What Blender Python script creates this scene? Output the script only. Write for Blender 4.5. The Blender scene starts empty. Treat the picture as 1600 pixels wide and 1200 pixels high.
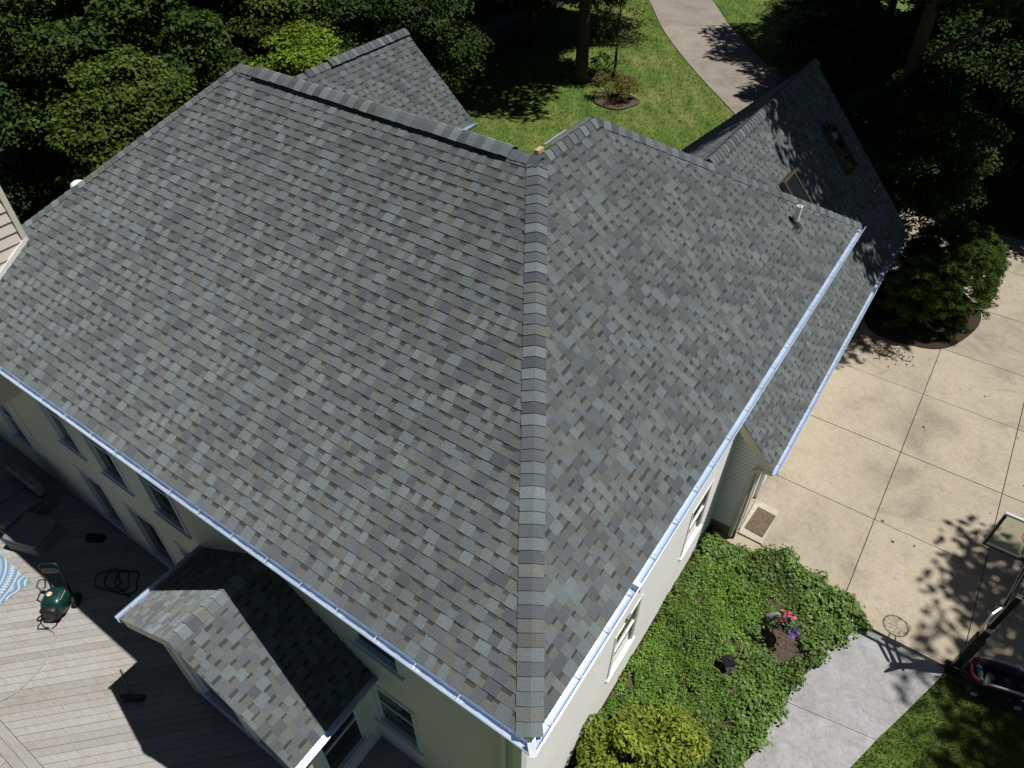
import bpy, bmesh, math, random
import numpy as np
from mathutils import Vector, Matrix
random.seed(7); rng = np.random.default_rng(7)
R = math.radians
scene = bpy.context.scene
C = scene.collection
E = 5.6                                    # height of the main eave above the drive

# ---------------------------------------------------------------- camera
CAM = Vector((1.4507, -2.4713, 7.6983 + E))
yaw, pit, roll = R(124.3716), R(43.3781), R(0.1626)
fw = Vector((math.cos(pit) * math.cos(yaw), math.cos(pit) * math.sin(yaw), -math.sin(pit)))
rt = Vector((math.sin(yaw), -math.cos(yaw), 0)); up = rt.cross(fw)
rt, up = rt * math.cos(roll) + up * math.sin(roll), up * math.cos(roll) - rt * math.sin(roll)
cd = bpy.data.cameras.new('camera'); cd.sensor_width = 36; cd.lens = 1126.5 / 1600 * 36
cd.clip_end = 2000; cd.clip_start = 0.1
cam = bpy.data.objects.new('camera', cd); C.objects.link(cam)
cam.matrix_world = Matrix(((rt.x, up.x, -fw.x, CAM.x), (rt.y, up.y, -fw.y, CAM.y), (rt.z, up.z, -fw.z, CAM.z), (0, 0, 0, 1)))
scene.camera = cam

# ---------------------------------------------------------------- sky and sun
SUN = Vector((0.37, 0.225, 1.0)).normalized()
world = bpy.data.worlds.new('World'); scene.world = world; world.use_nodes = True
wn = world.node_tree.nodes; wl = world.node_tree.links
sky = wn.new('ShaderNodeTexSky'); sky.sky_type = 'NISHITA'; sky.sun_disc = False
sky.sun_elevation = math.asin(SUN.z); sky.sun_rotation = math.atan2(SUN.x, SUN.y)
sky.air_density = 0.32; sky.dust_density = 0.15
wl.new(sky.outputs[0], wn['Background'].inputs[0]); wn['Background'].inputs[1].default_value = 0.05
sd = bpy.data.lights.new('sun', 'SUN'); sd.energy = 5.0; sd.angle = R(0.55); sd.color = (1, 0.975, 0.935)
so = bpy.data.objects.new('sun', sd); C.objects.link(so)
so.rotation_euler = (-SUN).to_track_quat('-Z', 'Y').to_euler(); so.location = (20, 12, 60)
vs = scene.view_settings; vs.view_transform = 'Standard'; vs.look = 'None'; vs.exposure = 0.12; vs.gamma = 1
vs.use_curve_mapping = False
scene.cycles.max_bounces = 6; scene.cycles.transparent_max_bounces = 8

# ---------------------------------------------------------------- materials
def newmat(name):
    m = bpy.data.materials.new(name); m.use_nodes = True
    return m, m.node_tree.nodes, m.node_tree.links, m.node_tree.nodes['Principled BSDF']
def ramp(nd, pts, interp='LINEAR'):
    r = nd.new('ShaderNodeValToRGB'); r.color_ramp.interpolation = interp
    el = r.color_ramp.elements
    while len(el) < len(pts): el.new(0.5)
    for e, (p, c) in zip(el, pts):
        e.position = p; e.color = (*c, 1) if len(c) == 3 else c
    return r
def noise(nd, lk, scale, detail=4, rough=0.55, vec=None, dist=0.0):
    n = nd.new('ShaderNodeTexNoise'); n.inputs['Scale'].default_value = scale
    n.inputs['Detail'].default_value = detail; n.inputs['Roughness'].default_value = rough
    n.inputs['Distortion'].default_value = dist
    if vec is not None: lk.new(vec, n.inputs['Vector'])
    return n
def mix(nd, lk, a, b, fac, mode='MIX'):
    m = nd.new('ShaderNodeMix'); m.data_type = 'RGBA'; m.blend_type = mode
    for s, v in ((6, a), (7, b)):
        if isinstance(v, tuple): m.inputs[s].default_value = (*v, 1)
        else: lk.new(v, m.inputs[s])
    if isinstance(fac, (int, float)): m.inputs[0].default_value = fac
    else: lk.new(fac, m.inputs[0])
    return m.outputs[2]
def bump(nd, lk, b, h, dist, strength=1.0):
    n = nd.new('ShaderNodeBump'); n.inputs['Distance'].default_value = dist; n.inputs['Strength'].default_value = strength
    lk.new(h, n.inputs['Height']); lk.new(n.outputs[0], b.inputs['Normal'])
def wpos(nd):
    return nd.new('ShaderNodeNewGeometry').outputs['Position']
def plain(name, col, rough=0.6, metal=0.0, var=0.12, scale=9.0, bmp=0.0, spec=0.5, obj=True):
    m, nd, lk, b = newmat(name)
    v = nd.new('ShaderNodeTexCoord').outputs['Object'] if obj else wpos(nd)
    n = noise(nd, lk, scale, 5, 0.6, v)
    dk = tuple(c * (1 - var) for c in col); lt = tuple(min(1, c * (1 + var)) for c in col)
    r = ramp(nd, [(0.3, dk), (0.7, lt)]); lk.new(n.outputs[0], r.inputs[0]); lk.new(r.outputs[0], b.inputs['Base Color'])
    b.inputs['Roughness'].default_value = rough; b.inputs['Metallic'].default_value = metal
    b.inputs['Specular IOR Level'].default_value = spec
    if bmp: bump(nd, lk, b, n.outputs[0], bmp)
    return m
def colattr(name, rough=0.9, grain=0.35, gscale=160.0, lowvar=0.1, bmp=0.002, spec=0.25, speck=False):
    m, nd, lk, b = newmat(name)
    a = nd.new('ShaderNodeAttribute'); a.attribute_name = 'Col'
    p = wpos(nd)
    n1 = noise(nd, lk, gscale, 2, 0.7, p); r1 = ramp(nd, [(0.32, (1 - grain,) * 3), (0.68, (1 + grain,) * 3)]); lk.new(n1.outputs[0], r1.inputs[0])
    n2 = noise(nd, lk, 0.9, 4, 0.6, p); r2 = ramp(nd, [(0.3, (1 - lowvar,) * 3), (0.7, (1 + lowvar,) * 3)]); lk.new(n2.outputs[0], r2.inputs[0])
    c = mix(nd, lk, a.outputs[0], r1.outputs[0], 1.0, 'MULTIPLY'); c = mix(nd, lk, c, r2.outputs[0], 1.0, 'MULTIPLY')
    if speck:
        n5 = noise(nd, lk, 34, 3, 0.7, p); r5 = ramp(nd, [(0.3, (0.92, 0.97, 1.02)), (0.5, (1, 1, 1)), (0.7, (1.06, 1.02, 0.97))]); lk.new(n5.outputs[0], r5.inputs[0])
        c = mix(nd, lk, c, r5.outputs[0], 1.0, 'MULTIPLY')
        if 'Diffuse Roughness' in b.inputs: b.inputs['Diffuse Roughness'].default_value = 1.0
    lk.new(c, b.inputs['Base Color']); b.inputs['Roughness'].default_value = rough
    b.inputs['Specular IOR Level'].default_value = spec
    if bmp: bump(nd, lk, b, n1.outputs[0], bmp)
    return m
def leafmat(name, trans=0.28, rough=0.6, tint=(1.0, 1.0, 0.5), spec=0.14):
    m, nd, lk, b = newmat(name)
    a = nd.new('ShaderNodeAttribute'); a.attribute_name = 'Col'
    oi = nd.new('ShaderNodeObjectInfo'); rr = ramp(nd, [(0, (0.8, 0.86, 0.85)), (1, (1.15, 1.08, 1.0))]); lk.new(oi.outputs['Random'], rr.inputs[0])
    c = mix(nd, lk, a.outputs[0], rr.outputs[0], 1.0, 'MULTIPLY')
    lk.new(c, b.inputs['Base Color']); b.inputs['Roughness'].default_value = rough; b.inputs['Specular IOR Level'].default_value = spec
    t = nd.new('ShaderNodeBsdfTranslucent'); lk.new(mix(nd, lk, c, tint, 1.0, 'MULTIPLY'), t.inputs[0])
    ms = nd.new('ShaderNodeMixShader'); ms.inputs[0].default_value = trans
    lk.new(b.outputs[0], ms.inputs[1]); lk.new(t.outputs[0], ms.inputs[2]); lk.new(ms.outputs[0], nd['Material Output'].inputs[0])
    return m
def concrete(name, pale, mid, dark, stain, scale=1.0, spots=True, stamped=False):
    m, nd, lk, b = newmat(name); p = wpos(nd)
    n1 = noise(nd, lk, 0.55 * scale, 7, 0.62, p, 0.6); r1 = ramp(nd, [(0.28, dark), (0.46, mid), (0.72, pale)]); lk.new(n1.outputs[0], r1.inputs[0])
    n2 = noise(nd, lk, 24, 4, 0.7, p); r2 = ramp(nd, [(0.25, (0.92,) * 3), (0.75, (1.07,) * 3)]); lk.new(n2.outputs[0], r2.inputs[0])
    c = mix(nd, lk, r1.outputs[0], r2.outputs[0], 1.0, 'MULTIPLY')
    n3 = noise(nd, lk, 1.7, 6, 0.7, p, 1.2); r3 = ramp(nd, [(0.57, (0,) * 3), (0.74, (1,) * 3)]); lk.new(n3.outputs[0], r3.inputs[0])
    f3 = nd.new('ShaderNodeMath'); f3.operation = 'MULTIPLY'; lk.new(r3.outputs[0], f3.inputs[0]); f3.inputs[1].default_value = 0.55
    c = mix(nd, lk, c, stain, f3.outputs[0])
    oi = nd.new('ShaderNodeObjectInfo'); ro_ = ramp(nd, [(0, (0.90, 0.90, 0.91)), (1, (1.05, 1.05, 1.04))]); lk.new(oi.outputs['Random'], ro_.inputs[0]); c = mix(nd, lk, c, ro_.outputs[0], 1.0, 'MULTIPLY')
    n6 = noise(nd, lk, 5.0, 7, 0.8, p, 2.0); r6 = ramp(nd, [(0.35, (0.80, 0.79, 0.78)), (0.55, (1.0, 1.0, 1.0)), (0.75, (1.08, 1.08, 1.08))]); lk.new(n6.outputs[0], r6.inputs[0]); c = mix(nd, lk, c, r6.outputs[0], 1.0, 'MULTIPLY')
    if spots:
        vo = nd.new('ShaderNodeTexVoronoi'); vo.inputs['Scale'].default_value = 1.9; lk.new(p, vo.inputs['Vector'])
        r4 = ramp(nd, [(0.035, (1,) * 3), (0.075, (0,) * 3)]); lk.new(vo.outputs['Distance'], r4.inputs[0])
        f4 = nd.new('ShaderNodeMath'); f4.operation = 'MULTIPLY'; lk.new(r4.outputs[0], f4.inputs[0]); f4.inputs[1].default_value = 0.35
        c = mix(nd, lk, c, tuple(s * 0.5 for s in stain), f4.outputs[0])
    lk.new(c, b.inputs['Base Color']); b.inputs['Roughness'].default_value = 0.85; b.inputs['Specular IOR Level'].default_value = 0.25
    if stamped:
        n5 = noise(nd, lk, 7, 8, 0.75, p, 1.5); bump(nd, lk, b, n5.outputs[0], 0.03)
    else: bump(nd, lk, b, n2.outputs[0], 0.004)
    return m

M = {}
M['shingle'] = colattr('asphalt_shingle', 0.93, 0.34, 110, 0.09, 0.003, 0.2, True)
M['leaf'] = leafmat('leaf'); M['needle'] = leafmat('needle', 0.08, 0.6, (1, 1, .7), .2)
M['cover_leaf'] = leafmat('cover_leaf', 0.2, 0.5, (1, 1, .5), .3)
M['grass'] = leafmat('grass_blade', 0.3, 0.55, (1, 1, .5), .2)
def siding_mat(name, col, var, lap=0):
    m, nd, lk, b = newmat(name); p = wpos(nd)
    n = noise(nd, lk, 1.3, 5, 0.65, p); r = ramp(nd, [(0.3, tuple(c * (1 - var) for c in col)), (0.65, col)]); lk.new(n.outputs[0], r.inputs[0])
    c = r.outputs[0]
    if lap:
        sp = nd.new('ShaderNodeSeparateXYZ'); lk.new(nd.new('ShaderNodeTexCoord').outputs['Object'], sp.inputs[0])
        d_ = nd.new('ShaderNodeMath'); d_.operation = 'DIVIDE'; lk.new(sp.outputs[2], d_.inputs[0]); d_.inputs[1].default_value = lap
        f_ = nd.new('ShaderNodeMath'); f_.operation = 'FRACT'; lk.new(d_.outputs[0], f_.inputs[0])
        rl = ramp(nd, [(0.0, (0.70, 0.69, 0.67)), (0.12, (0.74, 0.73, 0.71)), (0.24, (1, 1, 1)), (1.0, (1, 1, 1))]); lk.new(f_.outputs[0], rl.inputs[0])  # darker lower edge of each lap, painted in for the lap shadow line
        c = mix(nd, lk, c, rl.outputs[0], 1.0, 'MULTIPLY')
    lk.new(c, b.inputs['Base Color']); b.inputs['Roughness'].default_value = 0.45; b.inputs['Specular IOR Level'].default_value = 0.35
    return m
M['siding'] = siding_mat('vinyl_siding', (0.83, 0.82, 0.80), 0.07, 0.105)
M['siding_chase'] = siding_mat('chase_siding', (0.70, 0.62, 0.56), 0.06)
M['trim'] = siding_mat('white_trim', (0.82, 0.81, 0.79), 0.05)
M['trim_tan'] = siding_mat('tan_trim', (0.62, 0.58, 0.48), 0.08)
M['soffit'] = siding_mat('soffit_vinyl', (0.62, 0.59, 0.53), 0.06)
M['gutter'] = plain('gutter_aluminium', (0.62, 0.72, 0.86), 0.30, 0.6, 0.07, 3.0, obj=False)
M['glass'] = plain('window_glass', (0.012, 0.015, 0.018), 0.04, 0.0, 0.2, 1.0, spec=0.9)
M['window'] = plain('window_vinyl', (0.62, 0.72, 0.80), 0.4, 0, 0.05)
M['deckwood'] = None
M['roofbase'] = plain('roof_felt', (0.03, 0.03, 0.032), 0.9, 0, 0.2, 6)
M['roofplain'] = plain('roof_far_side', (0.12, 0.125, 0.13), 0.92, 0, 0.35, 14, 0.004, obj=False)
M['black'] = plain('black_plastic', (0.012, 0.012, 0.013), 0.5, 0, 0.2)
M['blackmetal'] = plain('black_metal', (0.02, 0.02, 0.022), 0.38, 0.3, 0.2)
M['rubber'] = plain('rubber', (0.015, 0.015, 0.015), 0.8)
M['pvc'] = plain('white_pvc', (0.84, 0.83, 0.79), 0.4, 0, 0.06)
M['dirt'] = plain('soil', (0.085, 0.063, 0.045), 0.95, 0, 0.5, 26, 0.03, 0.1, obj=False)
M['mulch'] = plain('mulch', (0.045, 0.034, 0.026), 0.95, 0, 0.6, 40, 0.04, 0.1, obj=False)
M['drive'] = concrete('drive_concrete', (0.405, 0.350, 0.268), (0.350, 0.300, 0.228), (0.225, 0.193, 0.15), (0.165, 0.142, 0.112))
M['drivefar'] = concrete('far_drive_concrete', (0.30, 0.265, 0.22), (0.25, 0.22, 0.18), (0.18, 0.16, 0.13), (0.16, 0.14, 0.115))
M['walk'] = concrete('stamped_concrete', (0.44, 0.44, 0.45), (0.355, 0.35, 0.35), (0.27, 0.26, 0.255), (0.21, 0.20, 0.195), 3.2, False, True)
M['stoop'] = concrete('stoop_concrete', (0.48, 0.43, 0.35), (0.42, 0.37, 0.295), (0.34, 0.30, 0.24), (0.25, 0.22, 0.18), 2)
M['joint'] = plain('joint_dirt', (0.075, 0.06, 0.045), 0.95, 0, 0.3, 12, obj=False)
M['bark'] = plain('bark', (0.055, 0.042, 0.032), 0.95, 0, 0.4, 18, 0.03)
M['stem'] = plain('twig', (0.06, 0.045, 0.03), 0.9, 0, 0.3, 18)
M['stone'] = plain('foundation_stone', (0.22, 0.18, 0.13), 0.9, 0, 0.4, 5, 0.03, obj=False)
M['brick'] = plain('red_brick', (0.27, 0.10, 0.06), 0.9, 0, 0.3, 9, 0.01, obj=False)
M['wood'] = plain('bare_wood', (0.45, 0.32, 0.19), 0.8, 0, 0.25, 12)
M['bronze'] = plain('skylight_bronze', (0.085, 0.062, 0.042), 0.45, 0.2, 0.2)
M['cushion'] = plain('grey_cushion', (0.20, 0.21, 0.22), 0.95, 0, 0.15, 30, 0.003)
M['wicker'] = plain('grey_wicker', (0.22, 0.21, 0.19), 0.85, 0, 0.4, 60, 0.01)
M['green'] = plain('green_plastic', (0.005, 0.034, 0.027), 0.32, 0, 0.25, 6)
M['red'] = plain('red_plastic', (0.20, 0.012, 0.03), 0.33, 0, 0.15, 5)
M['greyplastic'] = plain('grey_plastic', (0.42, 0.43, 0.43), 0.4, 0, 0.1, 5)
M['label'] = plain('sticker', (0.62, 0.42, 0.33), 0.5, 0, 0.3, 40)
M['hose'] = plain('grey_hose', (0.30, 0.29, 0.27), 0.55, 0, 0.1)
M['tint'] = plain('windscreen', (0.10, 0.17, 0.16), 0.12, 0, 0.15, 4)
M['rimorange'] = plain('orange_rim', (0.55, 0.06, 0.03), 0.4, 0, 0.1)
M['pink'] = plain('pink_petal', (0.55, 0.05, 0.17), 0.6, 0, 0.3, 30)
M['purple'] = plain('purple_petal', (0.10, 0.03, 0.26), 0.6, 0, 0.3, 30)
M['statue'] = plain('grey_stone', (0.20, 0.20, 0.20), 0.85, 0, 0.3, 14, 0.01)
M['litter'] = colattr('leaf_litter', 0.9, 0.3, 30, 0.1, 0)
M['alu'] = plain('aluminium', (0.72, 0.74, 0.78), 0.35, 0.7, 0.08)
M['mat'] = plain('coir_mat', (0.105, 0.08, 0.05), 0.98, 0, 0.55, 22, 0.012)

def deck_material():
    m, nd, lk, b = newmat('weathered_deck'); p = wpos(nd)
    mp = nd.new('ShaderNodeMapping'); lk.new(p, mp.inputs[0]); mp.inputs['Rotation'].default_value = (0, 0, R(-45)); mp.inputs['Scale'].default_value = (1.2, 14, 1)
    n = noise(nd, lk, 3, 6, 0.7, mp.outputs[0]); r = ramp(nd, [(0.25, (0.22, 0.205, 0.185)), (0.5, (0.315, 0.305, 0.29)), (0.75, (0.37, 0.36, 0.345))]); lk.new(n.outputs[0], r.inputs[0])
    oi = nd.new('ShaderNodeObjectInfo'); r2 = ramp(nd, [(0, (0.84, 0.83, 0.81)), (1, (1.08, 1.08, 1.09))]); lk.new(oi.outputs['Random'], r2.inputs[0])
    c = mix(nd, lk, r.outputs[0], r2.outputs[0], 1.0, 'MULTIPLY')
    n3 = noise(nd, lk, 1.6, 6, 0.75, p, 1.0); r3 = ramp(nd, [(0.52, (0,) * 3), (0.70, (0.6,) * 3)]); lk.new(n3.outputs[0], r3.inputs[0])
    c = mix(nd, lk, c, (0.24, 0.19, 0.12), r3.outputs[0])
    lk.new(c, b.inputs['Base Color']); b.inputs['Roughness'].default_value = 0.75; bump(nd, lk, b, n.outputs[0], 0.003)
    return m
M['deckwood'] = deck_material()
def lawn_material():
    m, nd, lk, b = newmat('lawn_grass'); p = wpos(nd)
    n1 = noise(nd, lk, 0.22, 5, 0.6, p); n2 = noise(nd, lk, 3.0, 6, 0.75, p); n3 = noise(nd, lk, 40, 3, 0.7, p)
    r1 = ramp(nd, [(0.3, (0.085, 0.140, 0.028)), (0.5, (0.115, 0.180, 0.034)), (0.66, (0.21, 0.215, 0.065))]); lk.new(n1.outputs[0], r1.inputs[0])
    r2 = ramp(nd, [(0.3, (0.65, 0.7, 0.6)), (0.7, (1.25, 1.2, 1.3))]); lk.new(n2.outputs[0], r2.inputs[0])
    r3 = ramp(nd, [(0.3, (0.6,) * 3), (0.7, (1.3,) * 3)]); lk.new(n3.outputs[0], r3.inputs[0])
    c = mix(nd, lk, r1.outputs[0], r2.outputs[0], 1.0, 'MULTIPLY'); c = mix(nd, lk, c, r3.outputs[0], 1.0, 'MULTIPLY')
    w = nd.new('ShaderNodeTexWave'); w.inputs['Scale'].default_value = 0.32; w.inputs['Distortion'].default_value = 5.0; w.inputs['Detail'].default_value = 2
    mp = nd.new('ShaderNodeMapping'); lk.new(p, mp.inputs[0]); mp.inputs['Rotation'].default_value = (0, 0, R(-38)); lk.new(mp.outputs[0], w.inputs['Vector'])
    r4 = ramp(nd, [(0.2, (0.90, 0.93, 0.90)), (0.8, (1.12, 1.09, 1.15))]); lk.new(w.outputs[0], r4.inputs[0])
    c = mix(nd, lk, c, r4.outputs[0], 1.0, 'MULTIPLY')
    lk.new(c, b.inputs['Base Color']); b.inputs['Roughness'].default_value = 0.9; b.inputs['Specular IOR Level'].default_value = 0.15
    bump(nd, lk, b, n3.outputs[0], 0.05)
    return m
M['lawn'] = lawn_material()
def forest_floor():
    m, nd, lk, b = newmat('wood_floor'); p = wpos(nd)
    n = noise(nd, lk, 1.2, 7, 0.75, p); r = ramp(nd, [(0.3, (0.03, 0.035, 0.012)), (0.5, (0.06, 0.05, 0.03)), (0.7, (0.12, 0.085, 0.055))]); lk.new(n.outputs[0], r.inputs[0])
    lk.new(r.outputs[0], b.inputs['Base Color']); b.inputs['Roughness'].default_value = 0.95; bump(nd, lk, b, n.outputs[0], 0.1)
    return m
M['floor'] = forest_floor()
def rug_material():
    m, nd, lk, b = newmat('rug_weave')
    tc = nd.new('ShaderNodeTexCoord'); sp = nd.new('ShaderNodeSeparateXYZ'); lk.new(tc.outputs['Object'], sp.inputs[0])
    def math_(op, a, b_=None):
        n = nd.new('ShaderNodeMath'); n.operation = op
        for i, v in enumerate((a, b_)):
            if v is None: continue
            if isinstance(v, (int, float)): n.inputs[i].default_value = v
            else: lk.new(v, n.inputs[i])
        return n.outputs[0]
    x, y = sp.outputs[0], sp.outputs[1]
    r = math_('POWER', math_('ADD', math_('MULTIPLY', x, x), math_('MULTIPLY', y, y)), 0.5)
    a = math_('ARCTAN2', y, x)
    ring = math_('GREATER_THAN', math_('SINE', math_('MULTIPLY', r, 48.0)), 0.62)
    spoke = math_('GREATER_THAN', math_('SINE', math_('MULTIPLY', a, 110.0)), 0.1)
    band = math_('GREATER_THAN', math_('SINE', math_('ADD', math_('MULTIPLY', r, 24.0), 0.9)), 0.1)
    petal = math_('GREATER_THAN', math_('SINE', math_('ADD', math_('MULTIPLY', r, 48.0), math_('MULTIPLY', math_('SINE', math_('MULTIPLY', a, 22.0)), 2.2))), 0.55)
    pat = math_('MAXIMUM', ring, math_('MULTIPLY', spoke, band)); pat = math_('MAXIMUM', math_('MULTIPLY', pat, math_('LESS_THAN', r, 1.24)), math_('MULTIPLY', petal, math_('GREATER_THAN', r, 1.24)))
    nn = noise(nd, lk, 160, 2, 0.7, tc.outputs['Object']); rr = ramp(nd, [(0.3, (0.75,) * 3), (0.7, (1.2,) * 3)]); lk.new(nn.outputs[0], rr.inputs[0])
    c = mix(nd, lk, (0.12, 0.23, 0.36), (0.44, 0.46, 0.46), pat); c = mix(nd, lk, c, rr.outputs[0], 1.0, 'MULTIPLY')
    lk.new(c, b.inputs['Base Color']); b.inputs['Roughness'].default_value = 0.95
    return m
M['rug'] = rug_material()
def acrylic():
    m, nd, lk, b = newmat('clear_acrylic')
    b.inputs['Base Color'].default_value = (0.62, 0.66, 0.58, 1); b.inputs['Roughness'].default_value = 0.25
    t = nd.new('ShaderNodeBsdfTransparent'); t.inputs[0].default_value = (0.93, 0.95, 0.90, 1)
    ms = nd.new('ShaderNodeMixShader'); ms.inputs[0].default_value = 0.12
    lk.new(t.outputs[0], ms.inputs[1]); lk.new(b.outputs[0], ms.inputs[2]); lk.new(ms.outputs[0], nd['Material Output'].inputs[0])
    return m
M['acrylic'] = acrylic()

# ---------------------------------------------------------------- mesh helpers
ORG = {}                                    # world origin of objects, for parenting by translation only
def V(*a): return Vector(a)
class MB:
    def __init__(s): s.v = []; s.f = []; s.c = []
    def face(s, pts, col=None):
        b = len(s.v); s.v += [tuple(p) for p in pts]; s.f.append(tuple(range(b, b + len(pts)))); s.c.append(col)
    def raw(s, vs, fs, col=None):
        b = len(s.v); s.v += [tuple(p) for p in vs]
        for f in fs: s.f.append(tuple(i + b for i in f)); s.c.append(col)
    def box(s, lo, hi, col=None):
        x0, y0, z0 = lo; x1, y1, z1 = hi
        vs = [(x0, y0, z0), (x1, y0, z0), (x1, y1, z0), (x0, y1, z0), (x0, y0, z1), (x1, y0, z1), (x1, y1, z1), (x0, y1, z1)]
        s.raw(vs, [(0, 3, 2, 1), (4, 5, 6, 7), (0, 1, 5, 4), (1, 2, 6, 5), (2, 3, 7, 6), (3, 0, 4, 7)], col)
    def obox(s, c, ax, half, col=None):    # oriented box: centre, three axes, half sizes
        c = Vector(c); a = [Vector(x) * h for x, h in zip(ax, half)]
        vs = [c + a[0] * i + a[1] * j + a[2] * k for k in (-1, 1) for i, j in ((-1, -1), (1, -1), (1, 1), (-1, 1))]
        s.raw(vs, [(0, 3, 2, 1), (4, 5, 6, 7), (0, 1, 5, 4), (1, 2, 6, 5), (2, 3, 7, 6), (3, 0, 4, 7)], col)
    def bar(s, p, q, w, h=None, col=None):
        p = Vector(p); q = Vector(q); t = (q - p); L = t.length; t.normalize()
        u = t.cross(V(0, 0, 1)); u = V(1, 0, 0) if u.length < 1e-4 else u.normalized(); n = u.cross(t)
        s.obox((p + q) / 2, (u, t, n), (w / 2, L / 2, (h or w) / 2), col)
    def tube(s, pts, rad, seg=8, cap=True, col=None, closed=False):
        pts = [Vector(p) for p in pts]; n = len(pts)
        if not isinstance(rad, (list, tuple)): rad = [rad] * n
        b = len(s.v); pu = None
        for i, p in enumerate(pts):
            if closed: t = (pts[(i + 1) % n] - pts[i - 1]).normalized()
            else: t = (pts[min(i + 1, n - 1)] - pts[max(i - 1, 0)]).normalized()
            u = (pu - t * pu.dot(t)) if pu is not None else t.orthogonal()
            u.normalize(); pu = u; w = t.cross(u)
            for k in range(seg):
                a = 2 * math.pi * k / seg; s.v.append(tuple(p + (u * math.cos(a) + w * math.sin(a)) * rad[i]))
        for i in range(n if closed else n - 1):
            for k in range(seg):
                j = (i + 1) % n
                s.f.append((b + i * seg + k, b + i * seg + (k + 1) % seg, b + j * seg + (k + 1) % seg, b + j * seg + k)); s.c.append(col)
        if cap and not closed:
            s.f.append(tuple(b + k for k in range(seg))[::-1]); s.c.append(col)
            s.f.append(tuple(b + (n - 1) * seg + k for k in range(seg))); s.c.append(col)
    def lathe(s, c, prof, seg=16, col=None, sx=1, sy=1):
        c = Vector(c); b = len(s.v)
        for r, z in prof:
            for k in range(seg):
                a = 2 * math.pi * k / seg; s.v.append((c.x + r * sx * math.cos(a), c.y + r * sy * math.sin(a), c.z + z))
        for i in range(len(prof) - 1):
            for k in range(seg):
                s.f.append((b + i * seg + k, b + i * seg + (k + 1) % seg, b + (i + 1) * seg + (k + 1) % seg, b + (i + 1) * seg + k)); s.c.append(col)
    def prism(s, poly, z0, z1, col=None):
        n = len(poly); b = len(s.v)
        s.v += [(x, y, z0) for x, y in poly] + [(x, y, z1) for x, y in poly]
        s.f.append(tuple(b + i for i in range(n))[::-1]); s.c.append(col); s.f.append(tuple(b + n + i for i in range(n))); s.c.append(col)
        for i in range(n):
            j = (i + 1) % n; s.f.append((b + i, b + j, b + n + j, b + n + i)); s.c.append(col)
    def build(s, name, mat, parent=None, org=None, smooth=False, kind=None, bevel=0):
        a = np.array(s.v, dtype=float)
        if org is None: org = Vector(((a[:, 0].min() + a[:, 0].max()) / 2, (a[:, 1].min() + a[:, 1].max()) / 2, a[:, 2].min()))
        org = Vector(org); a = a - np.array(org)
        me = bpy.data.meshes.new(name); me.from_pydata(a.tolist(), [], s.f)
        if any(c is not None for c in s.c):
            at = me.attributes.new('Col', 'FLOAT_COLOR', 'CORNER'); buf = []
            for f, c in zip(s.f, s.c): buf += [*(c or (0.2, 0.2, 0.2)), 1.0] * len(f)
            at.data.foreach_set('color', buf)
        me.materials.append(M[mat] if isinstance(mat, str) else mat)
        if bevel:
            bm = bmesh.new(); bm.from_mesh(me); bmesh.ops.remove_doubles(bm, verts=bm.verts, dist=1e-5)
            bmesh.ops.bevel(bm, geom=list(bm.edges), offset=bevel, segments=2, affect='EDGES', profile=0.6, clamp_overlap=True); bm.to_mesh(me); bm.free()
        if smooth: me.polygons.foreach_set('use_smooth', [True] * len(me.polygons))
        o = bpy.data.objects.new(name, me); C.objects.link(o); place(o, org, parent)
        if kind: o['kind'] = kind
        return o
def place(o, org, parent=None):
    org = Vector(org); ORG[o.name] = org
    if parent: o.parent = parent; o.location = org - ORG[parent.name]
    else: o.location = org
def tag(o, label, cat, group=None):
    o['label'] = label; o['category'] = cat
    if group: o['group'] = group
    return o
def thing(name, loc, label, cat, group=None):
    o = bpy.data.objects.new(name, None); C.objects.link(o); o.empty_display_size = 0.2; place(o, loc)
    return tag(o, label, cat, group)
def struct(o): o['kind'] = 'structure'; return o
def copy_tree(o, parent=None):
    c = o.copy(); C.objects.link(c); c.parent = parent; ORG[c.name] = ORG[o.name]
    for ch in list(o.children): copy_tree(ch, c)
    return c
def camdist(p): return (Vector(p) - CAM).length
def inframe(p, m=0.0):
    d = Vector(p) - CAM; z = d.dot(fw)
    return z > 0 and abs(d.dot(rt) / z) < 800 / 1126.5 + m and abs(d.dot(up) / z) < 600 / 1126.5 + m

# ---------------------------------------------------------------- ground, drive, walk
g = MB(); g.face([(-400, -300, -0.06), (400, -300, -0.06), (400, 600, -0.06), (-400, 600, -0.06)])
struct(g.build('lawn', 'lawn'))
def pip(x, y, poly):
    c = False; j = len(poly) - 1
    for i in range(len(poly)):
        (xi, yi), (xj, yj) = poly[i], poly[j]
        if (yi > y) != (yj > y) and x < (xj - xi) * (y - yi) / (yj - yi) + xi: c = not c
        j = i
    return c
# wood floor patches under the trees
wf = MB(); wf.face([(-70, 3, -0.045), (-17.5, 3, -0.045), (-17, 9, -0.045), (-19, 16, -0.045), (-21, 24, -0.045), (-21, 33, -0.045), (-30, 60, -0.045), (-70, 60, -0.045)][::-1])
struct(wf.build('wood_floor', 'floor'))
wf = MB(); wf.face([(1.0, 24.2, -0.04), (3.2, 24.8, -0.04), (8, 22, -0.04), (14, 20, -0.04), (30, 22, -0.04), (30, 60, -0.04), (-4, 60, -0.04), (-6, 38, -0.04), (-3.5, 32, -0.04)])
struct(wf.build('wood_floor', 'floor'))

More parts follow.
